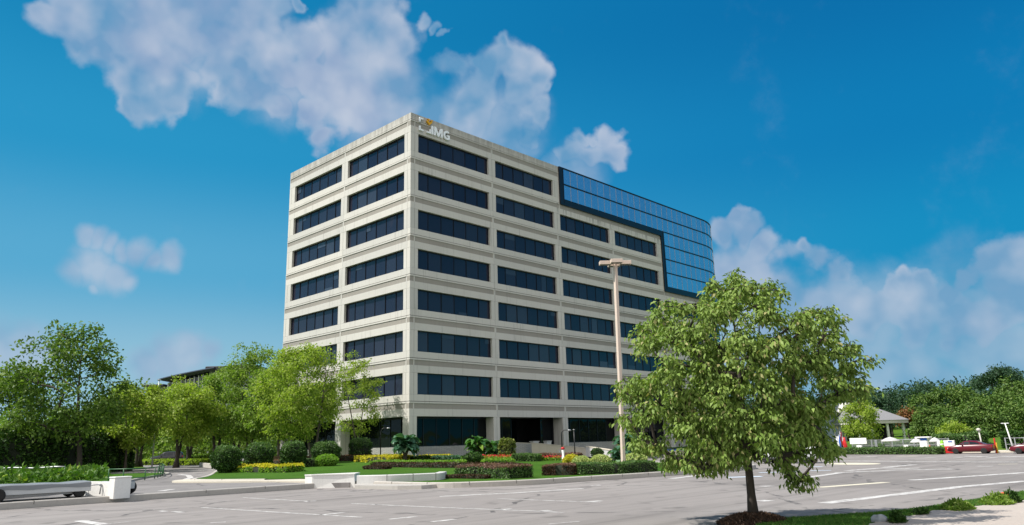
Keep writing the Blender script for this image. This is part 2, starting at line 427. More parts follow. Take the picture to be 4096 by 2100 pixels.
H = 4.0; PZ = 8.4377; WH = 2.014; ROOF = 34.477; SOF = 4.4377; HR = ROOF - PZ - 24
BAYX = [(0.96, 10.82), (11.84, 21.58), (22.66, 32.46), (33.57, 43.39), (44.42, 54.30)]
BAYY = [(1.017, 11.044), (12.19, 22.213)]
JX = [0.0, 11.33, 22.12, 33.015, 43.905, 54.80]
JY = [0.0, 11.617, 23.418]
bld = thing('office_building', (0, 0, 0.0), 'tall pale concrete office block with dark ribbon windows, mirrored glass corner and white roof sign', 'office building')

class Face:
    """local frame on a facade: u along the wall, d outwards, z up"""
    def __init__(s, kind): s.k = kind
    def p(s, u, d, z): return (u, -d, z) if s.k == 'R' else (-d, u, z)
    def box(s, mb, u0, u1, d0, d1, z0, z1, mi=0, b=0):
        a = s.p(u0, d0, z0); c = s.p(u1, d1, z1); mb.box(a[0], a[1], a[2], c[0], c[1], c[2], mi, b=b)
FR, FL = Face('R'), Face('L')
TH = 0.45
def spandrel(F, u0, u1, zt, first=False, last=False, hgt=1.986):
    """one precast panel, 1.986 m high with its top edge at zt: smooth strip, shadow groove, rib, fluted band, smooth strip"""
    mb = MB(); g = 0.012
    a, b = u0 + (0 if first else g), u1 - (0 if last else g)
    e = 0.003 if F.k == 'L' else 0.0
    zb = zt - hgt; ZT = zt; zt = zb + 1.986
    F.box(mb, a, b, -TH, e, zt - .60, ZT, 0)
    F.box(mb, a, b, -TH, -.07, zt - .655, zt - .60, 2)
    F.box(mb, a, b, -TH, .025 + e, zt - .80, zt - .655, 0)
    pads = [a]
    # fluted band set back between light vertical strips at the panel ends
    s0, s1 = .11, .11
    if not first: F.box(mb, a, a + s0, -TH, e, zt - 1.30, zt - .80, 0)
    F.box(mb, b - s1, b, -TH, e, zt - 1.30, zt - .80, 0)
    cuts = [a + s0, b - s1]
    if first: cuts = [a, a + .46, a + .57, b - s1]
    for i in range(0, len(cuts), 2):
        F.box(mb, cuts[i], cuts[i + 1], -TH, -.03, zt - 1.30, zt - .80, 1)
        if i: F.box(mb, cuts[i - 1], cuts[i], -TH, e, zt - 1.30, zt - .80, 0)
    F.box(mb, a, b, -TH, e, zb, zt - 1.30, 0)
    if first:   # vertical joint next to the corner
        F.box(mb, a + .512, a + .524, 0, .002 + e, zt - .60, zt, 2); F.box(mb, a + .512, a + .524, 0, .002 + e, zb, zt - 1.30, 2)
    mb.build('wall_panel', [M['conc'], M['band'], M['joint']], bld)
def pier(F, u0, u1, zb, uj=None, first=False):
    mb = MB(); e = 0.003 if F.k == 'L' else 0.0
    F.box(mb, u0, u1, -TH, -.006 + e, zb + .012, zb + WH - .012, 0)
    F.box(mb, u0, u1, -TH, -.04, zb, zb + .012, 2); F.box(mb, u0, u1, -TH, -.04, zb + WH - .012, zb + WH, 2)
    uj = uj if uj is not None else (u0 + u1) / 2
    F.box(mb, uj - .011, uj + .011, -.006, .0 + e, zb + .012, zb + WH - .012, 2)
    mb.build('pier', [M['conc'], M['band'], M['joint']], bld)
RNG = random.Random(5)
def window(F, u0, u1, zb):
    d = -.27; t = .06
    mb = MB()
    F.box(mb, u0, u1, d - .12, d + .02, zb + WH - .10, zb + WH, 0); F.box(mb, u0, u1, d - .12, d + .02, zb, zb + .05, 0)
    F.box(mb, u0, u0 + t, d - .12, d + .02, zb + .05, zb + WH - .10, 0); F.box(mb, u1 - t, u1, d - .12, d + .02, zb + .05, zb + WH - .10, 0)
    n = 6; e = (u1 - u0) * .155; xs = [u0 + t, u0 + e]
    step = (u1 - u0 - 2 * e) / 4
    xs += [u0 + e + step * k for k in (1, 2, 3)] + [u1 - e, u1 - t]
    for x in xs[1:-1]: F.box(mb, x - .028, x + .028, d - .12, d + .005, zb + .05, zb + WH - .10, 0)
    w = mb.build('window', M['frame'], bld)
    g = MB()
    for i in range(6):
        a, b = xs[i] + (0 if i == 0 else .028), xs[i + 1] - (0 if i == 5 else .028)
        t1, t2, t3 = [RNG.uniform(-.012, .012) for _ in range(3)]
        z0, z1 = zb + .05, zb + WH - .10; q = d - .06
        g.face([F.p(a, q + t1, z0), F.p(b, q + t2, z0), F.p(b, q + t3 + t2, z1), F.p(a, q + t3 + t1, z1)])
    for i in range(6):   # half drawn blinds and lit walls close behind the glass
        if RNG.random() < .13:
            a, b = xs[i] + .05, xs[i + 1] - .05; z0, z1 = zb + .06, zb + WH - .12; k = RNG.random()
            if k < .4: z0 = z1 - RNG.uniform(.3, .9)
            elif k < .75: z1 = z0 + RNG.uniform(.3, .8)
            if RNG.random() < .5: a = b - (b - a) * RNG.uniform(.3, .7)
            g.face([F.p(a, q + .03, z0), F.p(b, q + .03, z0), F.p(b, q + .03, z1), F.p(a, q + .03, z1)], 1)
    g.build('pane', [M['pane'], M['blind']], w)
    # what shows behind the glass near it: roller blinds, ceiling lamps
    return w

# right hand facade
for row in range(1, 8):
    zt_win = PZ + (7 - row) * H; zb = zt_win - WH
    nb = [0, 1] if row == 1 else ([0, 1, 2, 3] if row <= 3 else [0, 1, 2, 3, 4])
    lastj = JX[nb[-1] + 1]
    for b in nb:
        window(FR, BAYX[b][0], BAYX[b][1], zb)
        pier(FR, JX[b] if b == 0 else BAYX[b - 1][1], BAYX[b][0], zb, .518 if b == 0 else JX[b])
    end = {2: 22.68, 4: 44.42, 5: 54.80}[len(nb)]
    pier(FR, BAYX[nb[-1]][1], end, zb, JX[nb[-1] + 1] - (.25 if len(nb) < 5 else 0.2))
    for b in nb:
        spandrel(FR, JX[b], min(JX[b + 1], end) if b != nb[-1] else end, zb, first=(b == 0), last=False)
    if row == 1:
        for b in nb: spandrel(FR, JX[b], JX[b + 1] if b == 0 else end, ROOF, first=(b == 0), hgt=HR)
# short panels between the glass sill and the window head below it
def short_panel(F, u0, u1, zb, zt):
    mb = MB(); m = zb + .686
    F.box(mb, u0 + .012, u1 - .012, -TH, 0, zb, min(m, zt), 0)
    if zt > m: F.box(mb, u0 + .012, u1 - .012, -TH, -.03, m, zt, 1)
    mb.build('wall_panel', [M['conc'], M['band'], M['joint']], bld)
short_panel(FR, 22.68, JX[3], PZ + 20, 29.65); short_panel(FR, JX[3], 44.42, PZ + 20, 29.65)
short_panel(FR, 44.42, JX[5], PZ + 12, 21.69)
# left hand facade
for row in range(1, 8):
    zt_win = PZ + (7 - row) * H; zb = zt_win - WH
    for b in (0, 1):
        window(FL, BAYY[b][0], BAYY[b][1], zb)
        pier(FL, (TH + .002) if b == 0 else BAYY[0][1], BAYY[b][0], zb, .53 if b == 0 else JY[1])
        spandrel(FL, JY[b] if b else TH + .003, JY[b + 1], zb)
        if row == 1: spandrel(FL, JY[b] if b else TH + .003, JY[b + 1], ROOF, hgt=HR)
    pier(FL, BAYY[1][1], JY[2], zb, JY[2] - .45)

# core, roof, rear walls
core = MB()
core.box(.8, .8, SOF + .3, 54.0, 22.8, ROOF - .5, 0)
core.build('core', M['dark'], bld)
rw = MB()
rw.box(.3, 23.42, SOF, 55.0, 23.8, ROOF, 0); rw.build('rear_wall', M['conc'], bld)
rf = MB(); rf.box(.46, .46, ROOF - .45, 54.4, 23.4, ROOF - .2, 0); rf.box(54.4, 3.0, ROOF - .45, 60.5, 23.4, ROOF - .2, 0); rf.build('roof', M['roof'], bld)
so = MB(); so.box(.44, .44, SOF + .05, 54.7, 23.3, SOF + .25, 0); so.build('soffit', M['soffit'], bld)

# ground floor: columns, block plinth, lobby glass
GZ = 0.55
def column(x0, y0, x1, y1):
    mb = MB(); mb.box(x0, y0, GZ, x1, y1, SOF, 0, b=.02)
    mb.box((x0 + x1) / 2 - .012, y0 - .002, GZ + .05, (x0 + x1) / 2 + .012, y0 + .05, SOF - .02, 1)
    mb.build('column', [M['conc'], M['joint']], bld)
column(0.006, .006, .916, .98)
for x in (10.82, 21.63, 32.6, 43.45, 53.9): column(x, .006, x + .9, 1.45)
for y in (11.1, 22.4): column(.006, y, 1.3, y + 1.0)
pl = MB()
for a, b in ((.95, 10.8), (22.55, 32.6), (32.7, 54.0)): pl = MB(); pl.box(a, 1.0, GZ, b, 1.35, 1.70, 0); pl.build('plinth', M['brick'], bld)
for a, b in ((1.4, 11.1), (12.1, 22.4)): pl = MB(); pl.box(1.0, a, GZ, 1.35, b, 1.70, 0); pl.build('plinth', M['brick'], bld)
def glazing(F, u0, u1, d, z0, z1, n):
    mb = MB(); g = MB(); w = (u1 - u0) / n
    F.box(mb, u0, u1, d - .06, d + .06, z1 - .22, z1, 0); F.box(mb, u0, u1, d - .06, d + .06, z0, z0 + .08, 0)
    for k in range(n + 1): F.box(mb, u0 + w * k - .035, u0 + w * k + .035, d - .06, d + .06, z0 + .08, z1 - .22, 0)
    for k in range(n):
        t1, t2 = RNG.uniform(-.01, .01), RNG.uniform(-.01, .01)
        g.face([F.p(u0 + w * k + .035, d + t1, z0 + .08), F.p(u0 + w * (k + 1) - .035, d + t2, z0 + .08), F.p(u0 + w * (k + 1) - .035, d + t2, z1 - .22), F.p(u0 + w * k + .035, d + t1, z1 - .22)])
    o = mb.build('lobby_window', M['frame'], bld); g.build('pane', M['lobby'], o)
glazing(FR, .92, 10.82, -1.18, 1.70, SOF + .05, 6)
glazing(FR, 22.53, 32.6, -1.18, 1.70, SOF + .05, 6)
glazing(FR, 33.5, 43.45, -1.18, 1.70, SOF + .05, 6); glazing(FR, 44.35, 53.9, -1.18, 1.70, SOF + .05, 6)
glazing(FL, .98, 11.1, -1.18, 1.70, SOF + .05, 6); glazing(FL, 12.1, 22.4, -1.18, 1.70, SOF + .05, 6)
en = MB()   # recessed entrance behind the second bay
en.box(11.72, 5.5, GZ, 21.63, 5.8, SOF + .05, 0); en.box(11.72, 1.45, GZ, 11.8, 5.5, SOF + .05, 0); en.box(21.55, 1.45, GZ, 21.63, 5.5, SOF + .05, 0)
en.build('entrance_recess', M['dark'], bld)
glazing(FR, 11.8, 14.6, -1.3, .7, SOF + .05, 2); glazing(FR, 19.6, 21.55, -1.6, .7, SOF + .05, 1)
glazing(FR, 14.6, 19.6, -5.3, .7, SOF + .05, 4)
cl = MB()
for (a, b, c, d2) in ((6, 1.3, 53, 22),): cl.box(1.4, 6.0, GZ, 54, 22, SOF, 0)
cl.build('lobby_core', M['dark'], bld)

# curved mirrored glass block over the right end
gl_fr = MB(); GD = .12
RADC = 9.9; XC, YC = 56.3, RADC
def gpt(u, d):   # arc length u measured along the wall from x=0; beyond XC it turns the corner
    if u <= XC: return (u, -d)
    a = (u - XC) / RADC
    if a <= math.pi / 2: return (XC + (RADC + d) * math.sin(a), YC - (RADC + d) * math.cos(a))
    return (XC + RADC + d, YC + (u - XC - RADC * math.pi / 2))
def gbox(mb, u0, u1, d0, d1, z0, z1, mi=0):
    n = 1 if u1 <= XC else max(1, int((u1 - u0) / .45))
    us = [u0 + (u1 - u0) * i / n for i in range(n + 1)]
    if u0 < XC < u1 and n > 1: us = sorted(us + [XC])
    rings = []
    for u in us:
        a, b = gpt(u, d0), gpt(u, d1)
        rings.append([(a[0], a[1], z0), (b[0], b[1], z0), (b[0], b[1], z1), (a[0], a[1], z1)])
    mb.grid(rings, mi, sm=False)
UEND = XC + RADC * math.pi / 2 + 12.5
gt, g1b, g2b = ROOF - .15, 30.33, 22.37
zrows = [g2b + .08 + i * (gt - g2b - .08) / 6 for i in range(7)]
zr1 = zrows[4]
gbox(gl_fr, 22.69, UEND, -.3, GD + .05, gt, ROOF + .02, 0)
gbox(gl_fr, 22.69, 23.45, -.3, GD + .05, 29.66, gt, 1)
gbox(gl_fr, 23.45, 44.43, -.3, GD + .05, 29.66, zr1 - .0, 1)
gbox(gl_fr, 44.43, 45.17, -.3, GD + .05, 21.70, zr1, 1)
gbox(gl_fr, 45.17, UEND, -.3, GD + .05, 21.70, zrows[0], 1)
gbox(gl_fr, 23.38, 23.42, GD + .05, GD + .09, 29.9, gt, 0); gbox(gl_fr, 44.9, 44.94, GD + .05, GD + .09, 22.0, zr1, 0)
for i in range(1, 6):
    u0 = 23.45 if i >= 4 else 45.17
    if i == 4: u0 = 45.17
    gbox(gl_fr, u0, UEND, -.1, GD + .04, zrows[i] - .085, zrows[i] + .085, 1)
block = gl_fr.build('curtain_wall', [M['frame'], M['frame2']], bld)
gm = MB(); gp = MB(); PW = 1.352
nu = int((UEND - 23.45) / PW)
for k in range(nu):
    ua, ub = 23.45 + k * PW, 23.45 + (k + 1) * PW
    r0 = 4 if ub < 45.3 else 0
    gbox(gm, ua - .014, ua + .014, -.05, GD + .03, zrows[r0] + .02, gt, 0)
    for r in range(r0, 6):
        z0, z1 = zrows[r] + (.085 if r else 0), zrows[r + 1] - (.085 if r < 5 else 0)
        t1, t2, t3 = [RNG.uniform(-.006, .006) for _ in range(3)]
        a, b = gpt(ua + .02, GD + t1), gpt(ub - .02, GD + t2)
        a2, b2 = gpt(ua + .02, GD + t1 + t3), gpt(ub - .02, GD + t2 + t3)
        gp.face([(a[0], a[1], z0), (b[0], b[1], z0), (b2[0], b2[1], z1), (a2[0], a2[1], z1)])
gm.build('mullion', M['silver'], block); gp.build('pane', M['curtain'], block)
# plain glazed end of the lower floors behind the corner
lo = MB(); lg = MB()
gbox(lo, 54.80, 54.95, -.3, .10, GZ, 21.69, 0)
for k in range(5):
    z = SOF + k * 4.0
    gbox(lo, 54.95, UEND, -.3, .05, z, z + 1.9, 0)
for k in range(20):
    ua, ub = 54.95 + k * 1.2, 54.95 + (k + 1) * 1.2
    if ub > UEND: break
    for r in range(5):
        z0, z1 = (GZ if r == 0 else SOF + 1.9 + (r - 1) * 4.0), SOF + r * 4.0
        a, b = gpt(ua + .02, -.1), gpt(ub - .02, -.1); lg.face([(a[0], a[1], z0), (b[0], b[1], z0), (b[0], b[1], z1), (a[0], a[1], z1)])
lw = lo.build('end_glazing', [M['frame2']], bld); lg.build('pane', M['pane'], lw)

# roof sign: three white letters, white corner brackets and a golden tick, standing off the parapet
sign = thing('roof_sign', (0, 0, 32.7), 'white raised IMG letters with bracket corners and golden tick high on the parapet', 'sign')
def sg(polys, name, m):
    mb = MB()
    for P in polys: mb.prism([(u, z - 32.7) for u, z in P], lambda u, v, d: (u, -d, v), .05, .22, 0)
    return mb.build(name, m, sign)
M['letter'] = plain('white_letter', (0.90, 0.92, 0.95), .4, var=.03); M['gold'] = plain('gold_paint', (0.72, 0.38, 0.01), .4, var=.05)
sg([[(2.53, 32.80), (2.75, 32.80), (2.75, 33.72), (2.53, 33.72)]], 'letter', M['letter'])
sg([[(2.90, 32.78), (3.09, 32.78), (3.09, 33.34), (3.36, 32.78), (3.54, 32.78), (3.81, 33.36), (3.81, 32.78), (4.02, 32.78), (4.02, 33.74), (3.76, 33.74), (3.455, 33.10), (3.14, 33.74), (2.90, 33.74)]], 'letter', M['letter'])
def arc(cx, cz, rx, rz, a0, a1, n=16): return [(cx + rx * math.cos(R(a0 + (a1 - a0) * i / n)), cz + rz * math.sin(R(a0 + (a1 - a0) * i / n))) for i in range(n + 1)]
gout = arc(4.64, 33.25, .50, .49, 52, 325, 24); gin = arc(4.64, 33.25, .27, .28, 318, 55, 22)
sg([gout + [(4.99, 32.98), (4.99, 33.30), (4.62, 33.30), (4.62, 33.13), (4.79, 33.13), (4.79, 33.02)] + gin[1:]], 'letter', M['letter'])
sg([[(.94, 33.72), (1.09, 33.72), (1.09, 34.04), (1.44, 34.04), (1.44, 34.19), (.94, 34.19)]], 'bracket', M['letter'])
sg([[(.95, 32.80), (1.45, 32.80), (1.45, 32.95), (1.10, 32.95), (1.10, 33.27), (.95, 33.27)]], 'bracket', M['letter'])
sg([[(1.93, 32.79), (2.46, 32.79), (2.46, 33.28), (2.31, 33.28), (2.31, 32.94), (1.93, 32.94)]], 'bracket', M['letter'])
sg([[(1.88, 34.04), (2.27, 33.70), (2.66, 34.10), (2.52, 34.22), (2.27, 33.96), (2.02, 34.18)]], 'tick', M['gold'])
sg([[(2.02, 34.34), (2.19, 34.15), (2.36, 34.33), (2.27, 34.39), (2.19, 34.30), (2.10, 34.40)]], 'tick', M['gold'])
sg([[(2.42, 34.24), (2.52, 34.16), (2.74, 34.34), (2.66, 34.40)]], 'tick', M['gold'])

# ------------------------------------------------------------------ ground
def asphalt(name, a, b, sc=1.0):
    t = NT(name); v = t.coord('Object')
    n = t.noise(v, .06, 6, .6); n2 = t.noise(v, 1.4, 5); fine = t.noise(v, 45, 3, .7)
    col = t.mix(t.rng(n, .35, .65), a, b)
    col = t.mix(t.rng(n2, .3, .7, 0, .25), col, tuple(x * .78 for x in a))
    col = t.mix(t.rng(fine, .35, .75, 0, .35), col, tuple(x * 1.35 for x in b))
    # tyre-worn streaks along the lanes
    tc = t.nd('ShaderNodeTexCoord'); mp = t.nd('ShaderNodeMapping'); t.L.new(tc.outputs['Object'], mp.inputs[0]); mp.inputs['Rotation'].default_value = (0, 0, R(-28)); mp.inputs['Scale'].default_value = (.05, 1.3, 1)
    st = t.noise(mp.outputs[0], 1.0, 5, .6)
    col = t.mix(t.rng(st, .50, .70, 0, .6), col, tuple(x * .62 for x in a))
    col = t.mix(t.rng(st, .46, .30, 0, .3), col, tuple(min(1, x * 1.25) for x in b))
    pt = t.nd('ShaderNodeTexVoronoi'); t.L.new(v, pt.inputs['Vector']); pt.inputs['Scale'].default_value = .10; pt.distance = 'CHEBYCHEV'
    pr_ = t.nd('ShaderNodeSeparateColor'); t.L.new(pt.outputs['Color'], pr_.inputs[0])
    col = t.mix(t.math('MULTIPLY', t.math('GREATER_THAN', pr_.outputs[0], .72), .30), col, tuple(x * .55 for x in a))
    oil = t.noise(v, .9, 2); col = t.mix(t.rng(oil, .62, .74, 0, .55), col, (0.06, 0.055, 0.05))
    # cracks
    wv = t.nd('ShaderNodeVectorMath', operation='ADD'); nz = t.nd('ShaderNodeTexNoise'); t.L.new(v, nz.inputs['Vector']); nz.inputs['Scale'].default_value = .5; t.L.new(v, wv.inputs[0]); t.L.new(nz.outputs['Color'], wv.inputs[1])
    vo = t.nd('ShaderNodeTexVoronoi', feature='DISTANCE_TO_EDGE'); t.L.new(wv.outputs[0], vo.inputs['Vector']); vo.inputs['Scale'].default_value = .13
    ck = t.math('MULTIPLY', t.math('LESS_THAN', vo.outputs['Distance'], .008), t.rng(n2, .42, .55))
    col = t.mix(t.math('MULTIPLY', ck, .7), col, (0.03, 0.03, 0.03))
    t.base(col); t.set(Roughness=.9); t.bump(fine, .25, .01); return t.m
M['asphalt'] = asphalt('asphalt', (0.198, 0.180, 0.169), (0.252, 0.231, 0.218))
M['asphalt2'] = asphalt('driveway_asphalt', (0.185, 0.172, 0.166), (0.23, 0.215, 0.207))
def grassmat(name, a, b, c, sc=1.0):
    t = NT(name); v = t.coord('Object'); n = t.noise(v, .25 * sc, 5); f = t.noise(v, 9 * sc, 4, .7); ff = t.noise(v, 40 * sc, 3, .7)
    col = t.mix(t.rng(n, .35, .65), a, b); col = t.mix(t.rng(f, .35, .75, 0, .6), col, c); col = t.mix(t.rng(ff, .4, .8, 0, .4), col, tuple(x * 1.6 for x in b))
    t.base(col); t.set(Roughness=.9); t.b.inputs['Specular IOR Level'].default_value = .1; t.bump(ff, .8, .03); return t.m
M['grass'] = grassmat('lawn_grass', (0.035, 0.095, 0.008), (0.055, 0.130, 0.012), (0.024, 0.066, 0.007))
M['grass2'] = grassmat('hill_grass', (0.060, 0.125, 0.012), (0.085, 0.155, 0.018), (0.045, 0.09, 0.010), .4)
M['earth'] = grassmat('far_ground', (0.05, 0.085, 0.02), (0.07, 0.11, 0.03), (0.04, 0.06, 0.02), .1)
M['lawnmix'] = M['grass']

def sheet(name, poly, zf, mat, step=0.0, kind='structure', skirt=0.0):
    """a ground surface: polygon outline, filled with a fine triangulation that follows zf"""
    if not callable(zf): zc = zf; zf = lambda x, y: zc
    pts = [Vector((p[0], p[1])) for p in poly]; out = []
    n = len(pts)
    for i in range(n):
        a, b = pts[i], pts[(i + 1) % n]; k = max(1, int((b - a).length / step)) if step else 1
        out += [a.lerp(b, j / k) for j in range(k)]
    edges = [(i, (i + 1) % len(out)) for i in range(len(out))]; allp = list(out)
    if step:
        xs = [p.x for p in out]; ys = [p.y for p in out]
        def inside(x, y):
            c = False
            for i in range(n):
                a, b = pts[i], pts[i - 1]
                if (a.y > y) != (b.y > y) and x < (b.x - a.x) * (y - a.y) / (b.y - a.y) + a.x: c = not c
            return c
        rr = random.Random(1); x = min(xs)
        while x < max(xs):
            y = min(ys)
            while y < max(ys):
                q = (x + rr.uniform(-.2, .2) * step, y + rr.uniform(-.2, .2) * step)
                if inside(*q): allp.append(Vector(q))
                y += step
            x += step
    V, E_, F_, *_ = delaunay_2d_cdt(allp, edges, [], 1, 1e-5)
    mb = MB(); mb.v = [(p.x, p.y, zf(p.x, p.y)) for p in V]; mb.f = [tuple(f) for f in F_]; mb.m = [0] * len(F_); mb.smooth = [True] * len(F_)
    if skirt:
        for i in range(len(out)):
            a, b = out[i], out[(i + 1) % len(out)]
            mb.face([(a.x, a.y, zf(a.x, a.y)), (b.x, b.y, zf(b.x, b.y)), (b.x, b.y, zf(b.x, b.y) - skirt), (a.x, a.y, zf(a.x, a.y) - skirt)])
    o = mb.build(name, mat)
    me = o.data
    if me.polygons and sum(p.normal.z * p.area for p in me.polygons) < 0:
        me.flip_normals()
    return tag(o, kind=kind) if kind else o

sheet('ground', [(-2500, -2500), (2500, -2500), (2500, 2500), (-2500, 2500)], -.30, M['earth'])
sheet('parking_lot', [(-160, -160), (33, -160), (33, -4), (75, -4), (75, 190), (-160, 190)], 0.0, M['asphalt'])
TER = [(-120, -24.45), (-60, -24.45), (-36.6, -24.45), (-28, -24.4), (-24.45, -24.35), (-23.5, -25.6), (-18, -22), (-4, -4), (20, -4), (74, -4), (74, 150), (-120, 150)]
T0 = 0.22
sheet('driveway', TER, T0, M['asphalt2'], skirt=.4)

def kerb(name, pts, w, h, zf, closed=False, mat=None, gaps=0.0, label=None):
    """kerb stones along a line (outer line given): one strip with joints in its surface"""
    mb = MB(); P = [Vector((p[0], p[1])) for p in pts]
    # resample
    out = [P[0]]
    for a, b in zip(P[:-1], P[1:]):
        k = max(1, int((b - a).length / .5)); out += [a.lerp(b, j / k) for j in range(1, k + 1)]
    rings = []; acc = 0
    for i, p in enumerate(out):
        t = (out[min(i + 1, len(out) - 1)] - out[max(i - 1, 0)]).normalized(); nrm = Vector((-t.y, t.x))
        z = zf(p.x, p.y); q = p + nrm * w
        rings.append([(p.x, p.y, z - .4), (p.x, p.y, z + h - .025), (p.x + nrm.x * .025, p.y + nrm.y * .025, z + h), (q.x - nrm.x * .02, q.y - nrm.y * .02, z + h), (q.x, q.y, z + h - .02), (q.x, q.y, z - .4)])
    mb.grid(rings, 0, sm=False)
    if gaps:
        for a, b in zip(out[:-1], out[1:]): pass
        L = 0; nxt = gaps
        for i in range(1, len(out)):
            d = (out[i] - out[i - 1]); L += d.length
            if L >= nxt:
                nxt += gaps; t = d.normalized(); nrm = Vector((-t.y, t.x)); p = out[i]; z = zf(p.x, p.y)
                Mx = Matrix.Translation((p.x, p.y, z)) @ Matrix(((t.x, nrm.x, 0, 0), (t.y, nrm.y, 0, 0), (0, 0, 1, 0), (0, 0, 0, 1)))
                mb.box(-.012, -.004, -.1, .012, w - .01, h + .004, 1, M=Mx)
    o = mb.build(name, [mat or M['kerb'], M['joint']])
    return tag(o, kind='structure')

def smooth_line(pts, n=6, closed=False):
    P = [Vector((p[0], p[1])) for p in pts]; out = []
    m = len(P)
    for i in range(m - (0 if closed else 1)):
        g = (lambda k: P[k % m]) if closed else (lambda k: P[min(max(k, 0), m - 1)])
        p0, p1, p2, p3 = g(i - 1), g(i), g(i + 1), g(i + 2)
        for j in range(n):
            t = j / n
            out.append(.5 * ((2 * p1) + (p2 - p0) * t + (2 * p0 - 5 * p1 + 4 * p2 - p3) * t * t + (3 * p1 - p0 - 3 * p2 + p3) * t ** 3))
    if not closed: out.append(P[-1])
    return [(p.x, p.y) for p in out]

# front kerb line of the garden, seen from the road: planter -> right
front = smooth_line([(-23.2, -25.9), (-22.7, -28.3), (-22.2, -30.6), (-21.0, -31.8), (-19.6, -32.7), (-17.8, -33.2), (-15.6, -33.6), (-13.2, -34.1), (-9.8, -34.6), (-5.5, -35.1), (-2.5, -34.6), (-.5, -32.6), (.3, -29.5), (.8, -24)], 5)
left = smooth_line([(-24.2, -19.2), (-25.2, -16.6), (-25.6, -14.6), (-25.1, -12.9), (-23.0, -9.9), (-19.4, -3.2), (-16.1, 2.8), (-14.2, 6.8), (-12.4, 11.5), (-10.4, 17.5), (-8.3, 24.5)], 5)
lawn_poly = [(x, y) for x, y in front] + [(1.2, -20), (2, -14), (8, -9), (16, -6), (54, -4), (54, 1.2), (1.2, 1.2), (1.2, 24.5)] + [(x, y) for x, y in left[::-1]] + [(-23.0, -20.5), (-22.9, -24.6)]
sheet('lawn', lawn_poly, lawn_z, M['grass'], step=1.1)
kerb('kerb', [(p[0], p[1]) for p in front], .32, .03, lambda x, y: lawn_z(x, y), gaps=1.9)
kerb('kerb', left[::-1], .22, .03, lambda x, y: lawn_z(x, y), gaps=2.5)
kerb('kerb', [(-120, -24.47), (-60, -24.47), (-36.6, -24.47), (-28, -24.42), (-24.3, -24.4)], .3, .012, lambda x, y: T0, gaps=3.0)
# pale paved apron round the island's tip and beside the planter
sheet('island_apron', smooth_line([(-24.3, -24.1), (-24.6, -21), (-26.0, -17.8), (-26.8, -14.8), (-26.1, -13.0), (-25.0, -12.2), (-25.3, -14.6), (-24.0, -18.9), (-22.6, -20.8), (-22.9, -23.8)], 4, True), T0 + .07, M['paving'], skirt=.2)
fl = [at(893, 1222, .1), at(1000, 1222, .1), at(1095, 1222, .1), at(1130, 1213, .2), at(1120, 1206, .2), at(1000, 1212, .2), at(900, 1216, .2)]
# left bed between road and drive, and the grove lawn behind it
vl = smooth_line([(-120, -22.9), (-60, -22.6), (-38, -22.0), (-33, -19.2), (-31.0, -17.4), (-29.3, -13.2), (-27.6, -10.0), (-24.8, -5.0), (-22.2, -.9), (-20.0, 3.4), (-20.2, 6.0), (-23, 8.5), (-34, 14), (-60, 18), (-120, 20)], 5)
sheet('planting_bed', vl, .30, M['grass'], step=4, skirt=.3)
kerb('kerb', vl[5:56][::-1] if False else vl[10:52][::-1], .2, .03, lambda x, y: .30, gaps=0)
sheet('grove_lawn', smooth_line([(-14.6, 26), (-11.5, 30), (-4, 55), (6, 85), (0, 95), (-40, 100), (-90, 85), (-90, 40), (-40, 30), (-22, 24)], 4, True), .28, M['grass2'], step=5, skirt=.3)
# grassy rise far behind the grove and on the right beyond the car park
def hill_l(x, y): return -.3 + 7.0 * sstep((y - 118) / 120) + 2 * math.sin(x * .021)
sheet('hill', [(-260, 112), (140, 112), (220, 420), (-320, 420)], hill_l, M['grass2'], step=14)
def hill_r(x, y): return -.25 + 1.1 * sstep((x - 32) / 16) + 1.1 * sstep((-28 - y) / 18) * sstep((x - 36) / 22) + 5.0 * sstep((x - 95) / 110)
sheet('hillside', [(31, -170), (330, -230), (330, 130), (80, 40), (80, 0), (60, -7), (31, -7)], hill_r, M['grass2'], step=6)

# near verge, bottom right: grass strip, dry pale soil, mulch mound
def ver_z(x, y): return 0.05
gv = [at(*p, .04)[:2] for p in ((1900, 1325), (1975, 1307), (2100, 1299), (2200, 1293), (2300, 1283), (2400, 1268), (2500, 1252), (2576, 1238))]
far = [(-5.0, -51.3), (30, -55), (30, -62), (-5, -56), (-25, -53.6), (-31, -52.2), (-33, -51)]
sheet('verge', [tuple(p) for p in gv] + far, ver_z, M['grass'], step=.8, skirt=.1)
M['soil'] = concrete('dry_pale_soil', (0.36, 0.31, 0.27), (0.52, 0.46, 0.41), stain=.15, bump=.9)
gs = [at(*p, .055)[:2] for p in ((2178, 1330), (2190, 1313), (2235, 1306), (2262, 1300), (2310, 1295), (2345, 1286), (2400, 1284), (2440, 1275), (2480, 1271), (2515, 1262), (2576, 1260))]
rs = random.Random(3)
gs2 = []
for a, b in zip(gs[:-1], gs[1:]):
    for k in range(6):
        t = k / 6; n = np.array([-(b - a)[1], (b - a)[0]]); n = n / np.linalg.norm(n)
        gs2.append(tuple(a + (b - a) * t + n * rs.uniform(-.10, .10)))
def soil_z(x, y): return .062 + .012 * math.sin(x * 3.1 + y * 2) * math.sin(y * 4.3)
sheet('bare_soil', gs2 + [tuple(gs[-1]), (-8, -52.2), (-5, -53.5), (-25, -53), (-29.5, -51.6)], soil_z, M['soil'], step=.35)

